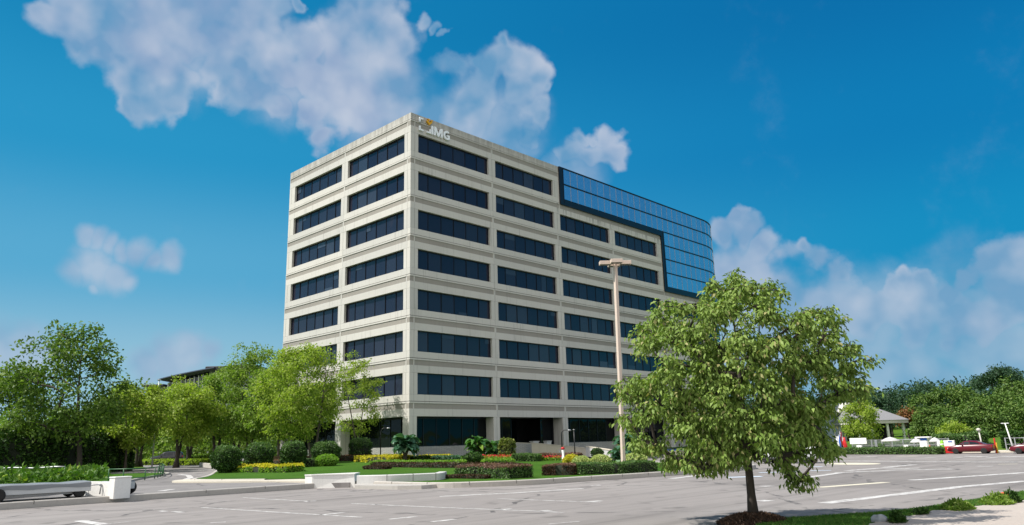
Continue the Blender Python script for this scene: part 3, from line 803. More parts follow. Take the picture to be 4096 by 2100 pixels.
# ------------------------------------------------------------------ painted markings
M['paint'] = NT('road_paint'); _t = M['paint']; _v = _t.coord('Object')
_n = _t.noise(_v, 3.5, 5, .7); _t.base(_t.mix(_t.rng(_n, .38, .60), (0.62, 0.612, 0.59), (0.32, 0.303, 0.292))); _t.set(Roughness=.8); M['paint'] = _t.m
M['paint_y'] = plain('cream_road_paint', (0.58, 0.54, 0.42), .8); M['paint_b'] = plain('pale_blue_paint', (0.55, 0.66, 0.78), .8)
def zA(x, y): return ((2700 + x / 1.8453) / PS, (1780 + y / 1.8453) / PS)
def zB(x, y): return ((1500 + x / 2.2022) / PS, (1500 + y / 2.2022) / PS)
def zC(x, y): return ((600 + x / 2.6422) / PS, (1600 + y / 2.6422) / PS)
def zD(x, y): return ((x / 3.3029) / PS, (1700 + y / 3.3029) / PS)
def stripe(pts, w=.12, mat='paint', z=.004, z0=0.0):
    P = [at(p[0], p[1], z0) for p in pts]; P = [Vector((p[0], p[1])) for p in P]
    mb = MB(); L = []; Rr = []
    for i, p in enumerate(P):
        t = (P[min(i + 1, len(P) - 1)] - P[max(i - 1, 0)]).normalized(); n = Vector((-t.y, t.x)) * w / 2
        L.append((p.x + n.x, p.y + n.y, z0 + z)); Rr.append((p.x - n.x, p.y - n.y, z0 + z))
    for i in range(len(P) - 1): mb.face([L[i], L[i + 1], Rr[i + 1], Rr[i]])
    tag(mb.build('road_marking', M[mat]), kind='structure')
for f, pts, w, m in (
    (zA, [(1100, 430), (1620, 368), (2110, 308), (2600, 266)], 0.4, 'paint'), (zA, [(1740, 260), (2600, 203)], 0.4, 'paint'), (zA, [(1060, 313), (1560, 276)], 0.4, 'paint_y'),
    (zA, [(1190, 205), (1600, 187), (2050, 177)], 0.4, 'paint'), (zA, [(1265, 190), (1500, 172), (1620, 168)], 0.4, 'paint'), (zA, [(1540, 166), (1770, 145)], 0.4, 'paint'), (zA, [(1560, 178), (1810, 170)], 0.4, 'paint'),
    (zA, [(980, 240), (1220, 205)], 0.4, 'paint'), (zA, [(960, 160), (1090, 160)], 0.4, 'paint_b'), (zA, [(1000, 190), (1150, 187)], 0.3, 'paint_b'),
    (zA, [(1200, 116), (1800, 123), (2600, 126)], 0.5, 'paint'), (zA, [(2225, 156), (2350, 157)], 0.4, 'paint'), (zA, [(2385, 142), (2530, 140)], 0.3, 'paint_y'),
    (zA, [(1410, 86), (1480, 87)], 0.5, 'paint'), (zA, [(1630, 83), (1790, 82)], 0.5, 'paint_y'), (zA, [(1840, 91), (1930, 91)], 0.4, 'paint'), (zA, [(2070, 90), (2120, 91)], 0.5, 'paint'), (zA, [(2160, 84), (2290, 86)], 0.9, 'paint'), (zA, [(2310, 92), (2370, 93)], 0.7, 'paint'), (zA, [(2400, 84), (2600, 87)], 0.7, 'paint'),
    (zA, [(-30, 249), (330, 205)], 0.4, 'paint'), (zA, [(390, 239), (640, 232)], 0.5, 'paint_b'), (zA, [(620, 205), (900, 196)], 0.3, 'paint_b'), (zA, [(640, 306), (720, 302)], 0.4, 'paint'), (zA, [(620, 415), (700, 409)], 0.4, 'paint'),
    (zB, [(570, 1070), (1210, 1040), (1830, 1000)], 0.28, 'paint'), (zB, [(0, 1142), (650, 1170), (1420, 1200), (1660, 1212)], 0.12, 'paint'), (zB, [(1100, 1187), (1205, 1178)], 0.24, 'paint'), (zB, [(1450, 1201), (1545, 1193)], 0.24, 'paint'),
    (zB, [(130, 1271), (365, 1247)], 0.16, 'paint'), (zB, [(500, 1294), (705, 1272)], 0.18, 'paint'), (zB, [(1080, 1090), (1890, 1119), (1985, 1122)], 0.1, 'paint'), (zB, [(1890, 1118), (1985, 1108)], 0.28, 'paint'), (zB, [(1530, 1315), (1800, 1290)], 0.08, 'paint'), (zB, [(1900, 974), (1985, 970)], 0.28, 'paint'),
    (zC, [(980, 1032), (1690, 1072)], 0.11, 'paint'), (zC, [(550, 1137), (1400, 1190), (2240, 1240)], 0.11, 'paint'), (zC, [(1630, 1076), (1750, 1066)], 0.19, 'paint'), (zC, [(1800, 1215), (2060, 1190)], 0.17, 'paint'),
    (zC, [(100, 1172), (165, 1179)], 0.19, 'paint'), (zC, [(240, 1180), (350, 1188)], 0.17, 'paint'), (zC, [(2130, 1093), (2400, 1107)], 0.09, 'paint'), (zC, [(-600, 1330), (-100, 1270)], 0.06, 'paint'),
    (zC, [(640, 1300), (800, 1290)], 0.09, 'paint'), (zD, [(1040, 1265), (1390, 1318)], 0.3, 'paint'),
): stripe([f(*p) for p in pts], w, m)
stripe([zC(110, 963), zC(240, 943)], .3, 'paint', z0=T0); stripe([zC(320, 856), zC(430, 822), zC(405, 796), zC(310, 786)], .35, 'paint', z0=T0); stripe([zC(140, 745), zC(680, 738)], .5, 'paint', z0=T0)
ov = [at(*zA(1320 + 200 * math.cos(a), 139 + 7 * math.sin(a))) for a in np.linspace(0, 2 * math.pi, 25)[:-1]]
mb = MB(); mb.face([(p[0], p[1], .004) for p in ov]); tag(mb.build('road_marking', M['paint_y']), kind='structure')

# ------------------------------------------------------------------ vegetation
M['bark'] = plain('grey_bark', (0.085, 0.068, 0.052), .9, var=.45, sc=6, bump=.8)
M['bark_d'] = plain('dark_bark', (0.050, 0.040, 0.031), .9, var=.4, sc=6, bump=.8)
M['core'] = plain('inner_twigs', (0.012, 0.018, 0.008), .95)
M['lf_front'] = leafmat('leaf_front_tree', (0.070, 0.120, 0.022), (0.150, 0.202, 0.048), (0.20, 0.19, 0.08), .22)
M['lf_grove'] = leafmat('leaf_grove', (0.102, 0.158, 0.020), (0.200, 0.245, 0.040), (0.20, 0.22, 0.06), .42)
M['lf_grove2'] = leafmat('leaf_grove_deep', (0.064, 0.120, 0.018), (0.135, 0.188, 0.034), (0.15, 0.19, 0.05), .38)
M['lf_dark'] = leafmat('leaf_dark', (0.026, 0.060, 0.010), (0.062, 0.110, 0.016), (0.08, 0.13, 0.03), .25)
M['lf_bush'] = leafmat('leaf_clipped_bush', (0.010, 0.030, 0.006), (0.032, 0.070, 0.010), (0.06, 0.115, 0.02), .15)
M['lf_cover'] = leafmat('leaf_cover', (0.024, 0.062, 0.010), (0.070, 0.130, 0.020), (0.15, 0.20, 0.03), .25)
M['lf_tall'] = leafmat('leaf_tall_tree', (0.030, 0.064, 0.011), (0.085, 0.134, 0.020), (0.13, 0.18, 0.05), .32)
M['lf_speck'] = leafmat('leaf_speckled', (0.04, 0.065, 0.012), (0.15, 0.17, 0.04), (0.25, 0.26, 0.09), .2)
M['lf_mid'] = leafmat('leaf_mid_green', (0.030, 0.068, 0.013), (0.078, 0.122, 0.026), (0.11, 0.15, 0.04), .2)
M['lf_bright'] = leafmat('leaf_bright', (0.07, 0.15, 0.015), (0.13, 0.22, 0.03), (0.18, 0.24, 0.05), .35)
M['lf_yellow'] = leafmat('leaf_golden', (0.24, 0.22, 0.015), (0.40, 0.34, 0.03), (0.12, 0.17, 0.02), .3)
M['lf_varieg'] = leafmat('leaf_variegated', (0.18, 0.23, 0.07), (0.36, 0.38, 0.16), (0.06, 0.11, 0.02), .25)
M['lf_red'] = leafmat('leaf_dark_red', (0.020, 0.012, 0.007), (0.055, 0.030, 0.018), (0.05, 0.06, 0.02), .2)
M['lf_redtip'] = leafmat('leaf_red_tips', (0.085, 0.045, 0.036), (0.150, 0.088, 0.068), (0.07, 0.07, 0.03), .25)
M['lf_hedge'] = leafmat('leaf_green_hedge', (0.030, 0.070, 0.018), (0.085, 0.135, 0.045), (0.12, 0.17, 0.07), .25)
M['lf_big'] = leafmat('leaf_broad', (0.020, 0.065, 0.018), (0.055, 0.130, 0.028), (0.12, 0.19, 0.03), .25, .35)
M['lf_blue'] = leafmat('leaf_bluegreen', (0.020, 0.060, 0.035), (0.060, 0.125, 0.070), (0.12, 0.19, 0.11), .2, .35)
M['lf_pine'] = leafmat('leaf_pine', (0.012, 0.032, 0.018), (0.030, 0.060, 0.026), None, .15)
M['lf_rust'] = leafmat('leaf_rust', (0.10, 0.05, 0.02), (0.16, 0.075, 0.03), (0.08, 0.10, 0.03), .25)
M['fl_red'] = leafmat('flower_red', (0.32, 0.010, 0.022), (0.42, 0.03, 0.05), None, .3)
M['fl_pink'] = leafmat('flower_pink', (0.65, 0.12, 0.20), (0.75, 0.28, 0.33), None, .3)

def rand_dirs(rng, n):
    v = rng.normal(size=(n, 3)); return v / np.linalg.norm(v, axis=1, keepdims=True)
def unit(v): return v / (np.linalg.norm(v, axis=1, keepdims=True) + 1e-9)
def leaf_quads(rng, pos, out, L, asp, droop, upb=.6, rnd=.8, fold=.15, jit=.35):
    """one four-cornered, folded leaf per position"""
    n = len(pos)
    ax = unit(rand_dirs(rng, n) * .8 + out * .5 + np.array([0, 0, -droop]))
    nr = unit(out * .6 + np.array([0, 0, upb]) + rand_dirs(rng, n) * rnd)
    sd = unit(np.cross(ax, nr)); nn = np.cross(sd, ax)
    l = (L * (1 + jit * rng.uniform(-1, 1, size=(n, 1)))); w = l * asp * .5
    p0 = pos; p2 = pos + ax * l; md = pos + ax * l * .45 + nn * l * fold
    V = np.stack([p0, md + sd * w, p2, md - sd * w], axis=1).reshape(-1, 3)
    F = np.arange(4 * n).reshape(n, 4)
    return V, F

def make_tree(name, label, cat, base, clumps, mat, n, L, asp=.5, droop=.5, r=.15, fork=None, bark='bark', group=None, seed=1, lean=(0, 0), flat=.8, limbs=None, twigs=3, multi=1, spread=.45, limb=.10, sub=None):
    """trunk with tapering limbs reaching every clump of leaves; crown of single leaves"""
    rng = np.random.default_rng(seed); rr = random.Random(seed)
    base = np.array(base, float); t = thing(name, base, label, cat, group)
    C = np.array([c[:3] for c in clumps]) - base; RAD = np.array([c[3] for c in clumps])
    top = C[:, 2].max(); cx = C[:, :2].mean(axis=0) * .5
    if fork is None: fork = max(.5, (C[:, 2] - RAD).min() * 1.0)
    mb = MB()
    stems = []
    for s in range(multi):
        a = 2 * math.pi * s / max(1, multi) + rr.random(); off = (0.0 if multi == 1 else r * .8)
        ex = np.array([cx[0] + (0 if multi == 1 else math.cos(a) * top * spread * .35), cx[1] + (0 if multi == 1 else math.sin(a) * top * spread * .35)])
        pts = []
        K = 9
        for k in range(K):
            u = k / (K - 1); z = -.15 + (top * .92 + .15) * u
            q = np.array([math.cos(a) * off, math.sin(a) * off]) * (1 - u) + ex * sstep(u) + np.array(lean) * u
            wob = r * .6 * math.sin(u * 5 + s * 2 + seed)
            pts.append((q[0] + wob * (u > 0), q[1] + wob * .6 * (u > 0), z))
        rads = [max(.012, r * (1.35 if k == 0 else 1.0) * (1 - .93 * (k / (K - 1)) ** .9) / (1 if multi == 1 else 1.3)) for k in range(K)]
        mb.tube(pts, rads, 8); stems.append((pts, rads))
    def on_stem(si, z):
        pts, rads = stems[si]
        for k in range(len(pts) - 1):
            if pts[k + 1][2] >= z: break
        f = (z - pts[k][2]) / (pts[k + 1][2] - pts[k][2] + 1e-9)
        return np.array(pts[k]) * (1 - f) + np.array(pts[k + 1]) * f, rads[k] * (1 - f) + rads[k + 1] * f
    # limbs: every clump grows from the nearest stem point or inner clump, so branches fork and thin out
    nodes = []; par = []; kind_ = []
    for si in range(multi):
        z = fork * .85
        while z < top * .9:
            q, rq = on_stem(si, z); nodes.append(q); par.append(-1); kind_.append(rq); z += max(.12, top * .04)
    ns = len(nodes); nodes = nodes + [None] * len(C); par = par + [-1] * len(C)
    order = sorted(range(len(C)), key=lambda i: min(np.linalg.norm(C[i] - q) for q in nodes[:ns]))
    done = list(range(ns))
    for i in order:
        c = C[i]; best = None
        for k in done:
            q = nodes[k]; dv = c - q; L_ = np.linalg.norm(dv)
            if L_ < 1e-3: continue
            cost = L_ * (1.0 + 2.2 * max(0, .12 - dv[2] / L_)) + (0 if k < ns else .25 * L_) + (1.6 * L_ if dv[2] < 0 and k < ns else 0) + (.35 * abs(q[2] - (c[2] - .6 * math.hypot(*(c - q)[:2]))) if k < ns else 0)
            if best is None or cost < best[0]: best = (cost, k)
        nodes[ns + i] = c; par[ns + i] = best[1]; done.append(ns + i)
    desc = [1] * len(nodes)
    for i in reversed(order):
        k = par[ns + i]
        if k >= ns: desc[k] += desc[ns + i]
    for i in order:
        k = par[ns + i]; a = np.array(nodes[k]); c = C[i]; d = c - a; ln = np.linalg.norm(d)
        r0 = min(limb * r * math.sqrt(desc[ns + i]) * 1.5 + .004, kind_[k] * .7 if k < ns else 1)
        r1 = limb * r * math.sqrt(max(0, desc[ns + i] - 1)) * 1.4 + .004
        wv = lambda s_: np.array([rr.uniform(-s_, s_), rr.uniform(-s_, s_), rr.uniform(-s_ * .4, s_)]) * ln
        m1 = a + d * .33 + wv(.07); m2 = a + d * .68 + wv(.07)
        mb.tube([a, m1, m2, c], [r0, r0 * .75 + r1 * .25, r0 * .4 + r1 * .6, r1], 5)
        for _ in range(twigs):
            dv = np.array([rr.gauss(0, 1), rr.gauss(0, 1), rr.gauss(0, .6)]); dv /= np.linalg.norm(dv)
            mb.tube([m2, c + dv * RAD[i] * .5, c + dv * RAD[i] * .9 - np.array([0, 0, RAD[i] * .1])], [max(.005, r1 * .6), .006, .003], 4)
    tr = mb.build('trunk', M[bark], t)
    w = RAD ** 2; cnt = np.maximum(8, (n * w / w.sum())).astype(int)
    idx = np.repeat(np.arange(len(C)), cnt); m = len(idx)
    # leaves hang in sprays: small clusters spread over each clump's ragged shell
    sr = (sub or 1.9 * L)
    nsub = np.maximum(5, (1.7 * (RAD / sr) ** 1.85)).astype(int); so = np.concatenate([[0], np.cumsum(nsub)])
    sid = np.repeat(np.arange(len(C)), nsub); k = len(sid)
    d = rand_dirs(rng, k); u = rng.uniform(size=(k, 1)) ** .45
    ph = rng.uniform(0, 6.28, size=(len(C), 3))
    rag = 1 + .22 * np.sin(d[:, :1] * 5 + ph[sid, :1]) + .18 * np.sin(d[:, 1:2] * 6 + ph[sid, 1:2])
    SC = C[sid] + d * u * RAD[sid][:, None] * np.array([1, 1, flat]) * rag
    pick = so[idx] + (rng.uniform(size=m) * nsub[idx]).astype(int)
    q = rng.normal(size=(m, 3)) * np.array([.62, .62, .42]) * sr; q[:, 2] -= droop * .35 * np.hypot(q[:, 0], q[:, 1])
    pos = SC[pick] + q
    cen = C.mean(axis=0); out = unit(.55 * unit(q) + .3 * d[pick] + .3 * unit(pos - cen))
    V, F = leaf_quads(rng, pos, out, L, asp, droop)
    np_mesh('crown', V, F, M[mat], t)
    return t

def crown_clumps(center, rx, rz, M_, rng, ry=None, shape='ovoid', rc=.34, hollow=.35):
    ry = rx if ry is None else ry; out = []
    for i in range(M_):
        for _ in range(60):
            h = rng.uniform(-1, 1)
            if shape == 'ovoid': pr_ = math.sqrt(max(0, 1 - h * h)) * (1.0 - .18 * h)
            elif shape == 'pear': pr_ = math.sqrt(max(0, 1 - h * h)) * (1.0 - .42 * h) / 1.1
            elif shape == 'cone': pr_ = (1 - h) / 2 * 1.1 + .12
            elif shape == 'dome': pr_ = math.sqrt(max(0, 1 - max(0, h) ** 2)) * (1.0 if h > -.5 else .8)
            else: pr_ = math.sqrt(max(0, 1 - h * h))
            a = rng.uniform(0, 2 * math.pi); q = math.sqrt(rng.uniform(hollow, 1))
            x, y = pr_ * q * math.cos(a), pr_ * q * math.sin(a)
            s = rc * rng.uniform(.65, 1.25)
            p = np.array([x * (1 - s * .5) * rx, y * (1 - s * .5) * ry, h * (1 - s * .55) * rz])
            if all(np.linalg.norm((p - o[0]) / np.array([rx, ry, rz])) > .20 for o in out): break
        out.append((p, s * min(rx, rz) * 1.05))
    return [(center[0] + p[0], center[1] + p[1], center[2] + p[2], s) for p, s in out]

def tree_px(name, label, base, box, mat, n, L, M_=26, shape='ovoid', group=None, seed=1, r=.15, rc=.34, ry=None, zb=None, **k):
    """tree whose foot stands at base and whose crown has the size and place given by its outline at that distance"""
    x0, y0, x1, y1 = box; d = hdist(base)
    c = atd((x0 + x1) / 2, (y0 + y1) / 2, d); m = pxm(c); rng = random.Random(seed)
    cl = crown_clumps(c, (x1 - x0) / 2 * m * 1.06, (y1 - y0) / 2 * m * 1.13, M_, rng, ry, shape, rc)
    return make_tree(name, label, k.pop('cat', 'tree'), base, cl, mat, n, L, group=group, seed=seed, r=r, **k)

# ---- the tree in front, in its mound of mulch
tb = at(1896, 1302, .12); tb[2] = .10
M['mulch'] = plain('bark_mulch', (0.035, 0.022, 0.015), .95, var=.6, sc=30, bump=1.0)
def mound():
    rng = np.random.default_rng(4); t = thing('mulch_mound', (tb[0], tb[1], 0), 'dark brown bark mulch mound around the foot of the nearest tree', 'mulch mound')
    mb = MB(); rings = []
    for i, (r, z) in enumerate(((1.12, -.02), (1.02, .03), (.85, .085), (.6, .14), (.35, .18), (.12, .20))):
        rings.append([(r * math.cos(a) * (1 + .05 * math.sin(3 * a + i)), r * .9 * math.sin(a) * (1 + .06 * math.sin(2 * a + 1)), z + .01 * math.sin(5 * a + i * 2)) for a in np.linspace(0, 2 * math.pi, 41)[:-1]])
    t.scale = (.74, .74, 1)
    mb.grid(rings, 0); mb.build('soil', M['mulch'], t)
    n = 9000; a = rng.uniform(0, 6.283, n); r = 1.08 * np.sqrt(rng.uniform(0, 1, n)); z = np.interp(r, [0, .12, .35, .6, .85, 1.02, 1.12], [.205, .2, .18, .14, .085, .03, 0])
    pos = np.stack([r * np.cos(a), r * .9 * np.sin(a), z + .004], 1); out = np.tile([0, 0, 1.0], (n, 1))
    V, F = leaf_quads(rng, pos, out * .2, .055, .35, 0.0, upb=1.2, rnd=.9)
    ch = leafmat('bark_chips', (0.030, 0.018, 0.012), (0.085, 0.052, 0.034), (0.16, 0.11, 0.08), 0.0, .9)
    c = np_mesh('chips', V, F, ch, t); c['kind'] = 'stuff'
mound()
def zt4(x, y): return (2300 + x / 1.2008) / PS, (1000 + y / 1.2008) / PS
FC = [(760,128,52),(705,195,55),(650,150,32),(640,200,38),(830,190,65),(935,185,55),(985,212,34),(760,260,85),(895,275,75),(660,300,75),(960,325,48),(600,250,45),
 (450,258,42),(520,278,48),(410,322,55),(345,368,42),(310,430,36),(380,420,58),(335,468,36),(470,385,66),(560,370,66),(560,455,75),(300,395,24),
 (1085,300,50),(1170,290,46),(1230,340,48),(1252,388,28),(1110,372,58),(1055,345,40),(1185,405,58),(1050,440,66),(960,440,56),(1215,285,24),
 (800,420,85),(880,500,85),(700,480,85),(620,560,95),(480,560,68),(760,600,105),(900,620,105),(1040,560,88),(1150,520,78),(1250,500,58),(1335,462,42),(1362,520,28),(1290,570,56),(1230,610,60),(1340,640,56),(1382,690,32),(1265,690,48),
 (300,650,56),(238,680,36),(380,640,66),(440,600,58),(300,725,52),(255,800,46),(340,790,58),(420,730,76),(540,700,95),(660,720,105),(232,640,24),(225,790,26),
 (500,830,88),(620,850,98),(760,800,115),(900,780,108),(1040,720,98),(1130,820,78),(1180,900,58),(1060,860,88),(1220,970,42),(1180,945,48),(1150,760,70),
 (330,915,48),(295,893,26),(400,935,58),(480,1000,56),(560,960,78),(600,1050,38),(690,965,86),(690,1040,36),(810,940,78),(775,1005,48),(960,920,76),(1060,960,58),(990,1020,48),(1060,1068,46),(1090,1112,36),(450,1028,24),(560,1010,40),(1040,1100,30),(1100,1080,34),
 (1425,525,26)]
def front_tree():
    rr = random.Random(11); d0 = hdist(tb); cl = []
    c0 = atd(*zt4(800, 620), d0); m = pxm(c0) / 1.2008 / PS
    for x, y, r in FC:
        e = 1 - ((x - 800) / 680) ** 2 - ((y - 620) / 560) ** 2; dep = 2.1 * math.sqrt(max(.02, e))
        ks = (-.75, .1, .75) if e > .55 else ((-.55, .5) if e > .22 else (0,))
        for k in ks:
            dd = dep * (k + rr.uniform(-.2, .2)); j = 0 if len(ks) == 1 else 14
            p = atd(*zt4(x + rr.uniform(-j, j), y + rr.uniform(-j, j)), d0 + dd)
            s = m * r * .90; cl.append((p[0], p[1], p[2], s))
    fz = atd(*zt4(855, 960), d0)[2] - tb[2]
    make_tree('broadleaf_tree', 'nearest leafy green tree, rising from the mulch mound at the edge of the car park', 'tree', tb, cl, 'lf_front', 45000, .107, .46, 1.0, r=.105, fork=fz, bark='bark_d', seed=8, flat=.9, twigs=2, limb=.085, sub=.125)
front_tree()

# ---- trees on the left
TG = 'trees in the grove left of the office building'
def gb(px, py, z=.3): p = at(px, py, z); return np.array([p[0], p[1], z])
def db(px, dist, z=.3): p = atd(px, 1140, dist); return np.array([p[0], p[1], z])
tree_px('broadleaf_tree', 'tall open dark green tree standing above the dark hedge on the left', gb(196, 1192), (20, 815, 325, 1085), 'lf_tall', 9500, .31, 46, 'pear', seed=21, r=.24, rc=.30, bark='bark_d', group=None, droop=.3, asp=.6)
tree_px('broadleaf_tree', 'low dark green tree cut off by the left edge of the picture', gb(20, 1196), (-90, 935, 95, 1130), 'lf_grove2', 6500, .26, 20, seed=22, r=.14, rc=.36, bark='bark_d', asp=.6)
tree_px('broadleaf_tree', 'mid green tree between the tall dark tree and the grove, above the green railing', db(318, 78), (245, 968, 410, 1105), 'lf_grove', 12000, .26, 24, seed=23, r=.17, rc=.36, asp=.6, multi=2)
tree_px('broadleaf_tree', 'broad yellow green grove tree in front of the far dark roofed building', db(445, 88), (378, 948, 552, 1098), 'lf_grove', 13500, .27, 32, seed=24, r=.3, rc=.34, asp=.6, multi=2, bark='bark_d', group=TG)
tree_px('broadleaf_tree', 'rounded grove tree with darker leaves next to the far grey wall', db(540, 96), (480, 930, 615, 1095), 'lf_grove2', 11000, .28, 24, seed=25, r=.3, rc=.34, asp=.6, multi=2, bark='bark_d', group=TG)
tree_px('broadleaf_tree', 'tall green grove tree touching the left edge of the office building', db(628, 90), (540, 880, 735, 1095), 'lf_grove2', 15000, .27, 34, seed=26, r=.2, rc=.33, asp=.6, multi=2, group=TG)
tree_px('broadleaf_tree', 'bushy dark green grove tree half hidden behind the bright tree at the facade', db(700, 82), (625, 895, 770, 1090), 'lf_grove2', 10000, .26, 24, seed=27, r=.17, rc=.36, asp=.6, group=TG)
tree_px('broadleaf_tree', 'bright yellow green tree with several stems in front of the sunlit facade', db(789, 66, .45), (648, 870, 860, 1085), 'lf_grove', 18000, .20, 40, seed=28, r=.17, rc=.33, asp=.6, multi=3, fork=1.9, spread=.7)
tree_px('broadleaf_tree', 'slim light green tree closest to the corner of the sunlit facade', db(899, 71.5, .5), (832, 897, 955, 1082), 'lf_grove', 6000, .17, 26, seed=29, r=.12, rc=.30, asp=.6, multi=2, fork=2.0, spread=.6)
for i, (px, d, bx, l) in enumerate(((292, 92, (235, 1000, 352, 1112), 'low grove tree right beside the trunk of the tall dark tree'), (352, 100, (300, 1005, 410, 1100), 'small grove tree behind the railing with forked dark trunk'), (478, 104, (410, 990, 540, 1098), 'grove tree with two dark trunks standing left of the far grey wall'), (590, 106, (530, 985, 660, 1095), 'grove tree with leaning trunk behind the first clipped dark bush'))):
    tree_px('broadleaf_tree', l, db(px, d, .3), bx, 'lf_grove2', 8000, .28, 18, seed=40 + i, r=.32, rc=.4, asp=.6, multi=2, bark='bark_d', group=TG)

# ---- hedges, bushes and beds
def superball(nu=16, nv=8, e=1.0):
    f = lambda c: np.sign(c) * np.abs(c) ** e
    V = []; F = []
    for j in range(nv + 1):
        th = -math.pi / 2 * .98 + math.pi * .98 * j / nv
        for i in range(nu):
            a = 2 * math.pi * i / nu; V.append((f(math.cos(th)) * f(math.cos(a)), f(math.cos(th)) * f(math.sin(a)), f(math.sin(th))))
    for j in range(nv):
        for i in range(nu): F.append((j * nu + i, j * nu + (i + 1) % nu, (j + 1) * nu + (i + 1) % nu, (j + 1) * nu + i))
    return np.array(V, float), np.array(F, int)
def bush(name, label, cat, base, rx, rz, mat, n, L, group=None, ry=None, e=1.0, seed=1, stem=0.0, asp=.6, top=None, rag=.06, parent=None):
    rng = np.random.default_rng(seed); ry = rx if ry is None else ry
    cv, cf = superball(18, 9, e); sc = np.array([rx, ry, rz]); off = np.array([0, 0, rz * .92 + stem])
    f = lambda c: np.sign(c) * np.abs(c) ** e
    d = rand_dirs(rng, n); th = np.arcsin(np.clip(d[:, 2], -1, 1)); a = np.arctan2(d[:, 1], d[:, 0])
    P = np.stack([f(np.cos(th)) * f(np.cos(a)), f(np.cos(th)) * f(np.sin(a)), f(np.sin(th))], 1)
    lump = 1 + rag * (np.sin(d[:, :1] * 7 + seed) + np.sin(d[:, 1:2] * 8 + 2 * seed) + np.sin(d[:, 2:3] * 9))
    pos = P * sc * lump * rng.uniform(.86, 1.0, (n, 1)) + off; out = unit(P / sc)
    V, F = leaf_quads(rng, pos, out, L, asp, .1, upb=.3, rnd=.7)
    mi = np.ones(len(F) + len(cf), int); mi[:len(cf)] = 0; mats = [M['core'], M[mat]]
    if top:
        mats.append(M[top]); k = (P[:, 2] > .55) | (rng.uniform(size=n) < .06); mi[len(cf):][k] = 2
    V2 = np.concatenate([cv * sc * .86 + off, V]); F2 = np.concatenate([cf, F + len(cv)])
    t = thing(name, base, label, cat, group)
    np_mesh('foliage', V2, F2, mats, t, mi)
    if stem:
        mb = MB(); mb.tube([(0, 0, -.1), (.02, 0, stem * .6), (0, .03, stem + rz * .5)], [.06, .05, .04], 7); mb.build('stem', M['bark_d'], t)
    return t
def hedge(name, label, cat, pts, w, h, mat, n, L, group=None, seed=1, top=None, zf=None, rag=.04, asp=.6, round_=.25):
    rng = np.random.default_rng(seed); P = np.array([p[:2] for p in pts], float); b = np.array([P[0][0], P[0][1], 0])
    zf = zf or lawn_z
    seg = np.linalg.norm(np.diff(P, axis=0), axis=1); cum = np.concatenate([[0], np.cumsum(seg)]); LEN = cum[-1]
    def ev(s):
        x = np.interp(s, cum, P[:, 0]); y = np.interp(s, cum, P[:, 1]); i = np.clip(np.searchsorted(cum, s, side='right') - 1, 0, len(seg) - 1)
        t = (np.diff(P, axis=0) / seg[:, None])[i]; return np.stack([x, y], 1), t, np.stack([-t[:, 1], t[:, 0]], 1)
    s = rng.uniform(0, LEN, n); side = rng.uniform(0, 1, n); hw = w / 2
    per = 2 * h + w; q = side * per
    u = np.where(q < h, -hw, np.where(q < h + w, q - h - hw, hw)); v = np.where(q < h, q, np.where(q < h + w, h, per - q))
    no = np.where(q < h, -1.0, np.where(q < h + w, 0, 1.0)); up = ((q >= h) & (q < h + w)).astype(float)
    ne = int(n * w / (LEN + w) * .6)    # the two ends
    if ne: s[:ne] = np.where(rng.uniform(size=ne) < .5, 0, LEN); u[:ne] = rng.uniform(-hw, hw, ne); v[:ne] = rng.uniform(0, h, ne); no[:ne] = 0; up[:ne] = .2
    edge = np.maximum(0, np.abs(u) - hw * (1 - round_)) * np.maximum(0, v - h * (1 - round_)) ; v = v - edge * 1.2 / max(hw * h, .01) * h * .3
    c, t, nn = ev(s); lump = 1 + rag * (np.sin(s * 3.1 + seed) + np.sin(s * 1.3) + np.sin(s * 6.7 + v * 4))
    xy = c + nn * (u * lump)[:, None]; z0 = np.array([zf(x, y) for x, y in xy]); z = z0 + v * (1 + rag * np.sin(s * 2.3 + seed) * 1.5)
    pos = np.stack([xy[:, 0], xy[:, 1], z], 1) - b; o3 = np.concatenate([nn * no[:, None], up[:, None]], 1); o3 = unit(o3 + .01)
    pos -= o3 * rng.uniform(0, .06, (n, 1)) * min(1, h * 2)
    V, F = leaf_quads(rng, pos, o3, L, asp, .1, upb=.3, rnd=.7)
    K = max(2, int(LEN / .6) + 1); ss = np.linspace(.04, LEN - .04, K); c, t, nn = ev(ss); cv = []; k_ = .9
    for i in range(K):
        for uu, vv in ((-hw * k_, -.1), (-hw * k_, h * .8), (-hw * .6, h * .94), (hw * .6, h * .94), (hw * k_, h * .8), (hw * k_, -.1)):
            x, y = c[i] + nn[i] * uu; cv.append((x - b[0], y - b[1], zf(x, y) + vv))
    cf = [(i * 6 + j, i * 6 + j + 1, (i + 1) * 6 + j + 1, (i + 1) * 6 + j) for i in range(K - 1) for j in range(5)]
    cf += [(0, 1, 4, 5), (1, 2, 3, 4)] + [tuple((K - 1) * 6 + k for k in f) for f in ((5, 4, 1, 0), (4, 3, 2, 1))]
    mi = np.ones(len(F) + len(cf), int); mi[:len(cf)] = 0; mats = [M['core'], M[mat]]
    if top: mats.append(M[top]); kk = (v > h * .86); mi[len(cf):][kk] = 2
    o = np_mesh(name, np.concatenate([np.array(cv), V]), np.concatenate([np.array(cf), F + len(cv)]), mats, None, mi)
    o.location = tuple(b); return tag(o, label, cat, group)

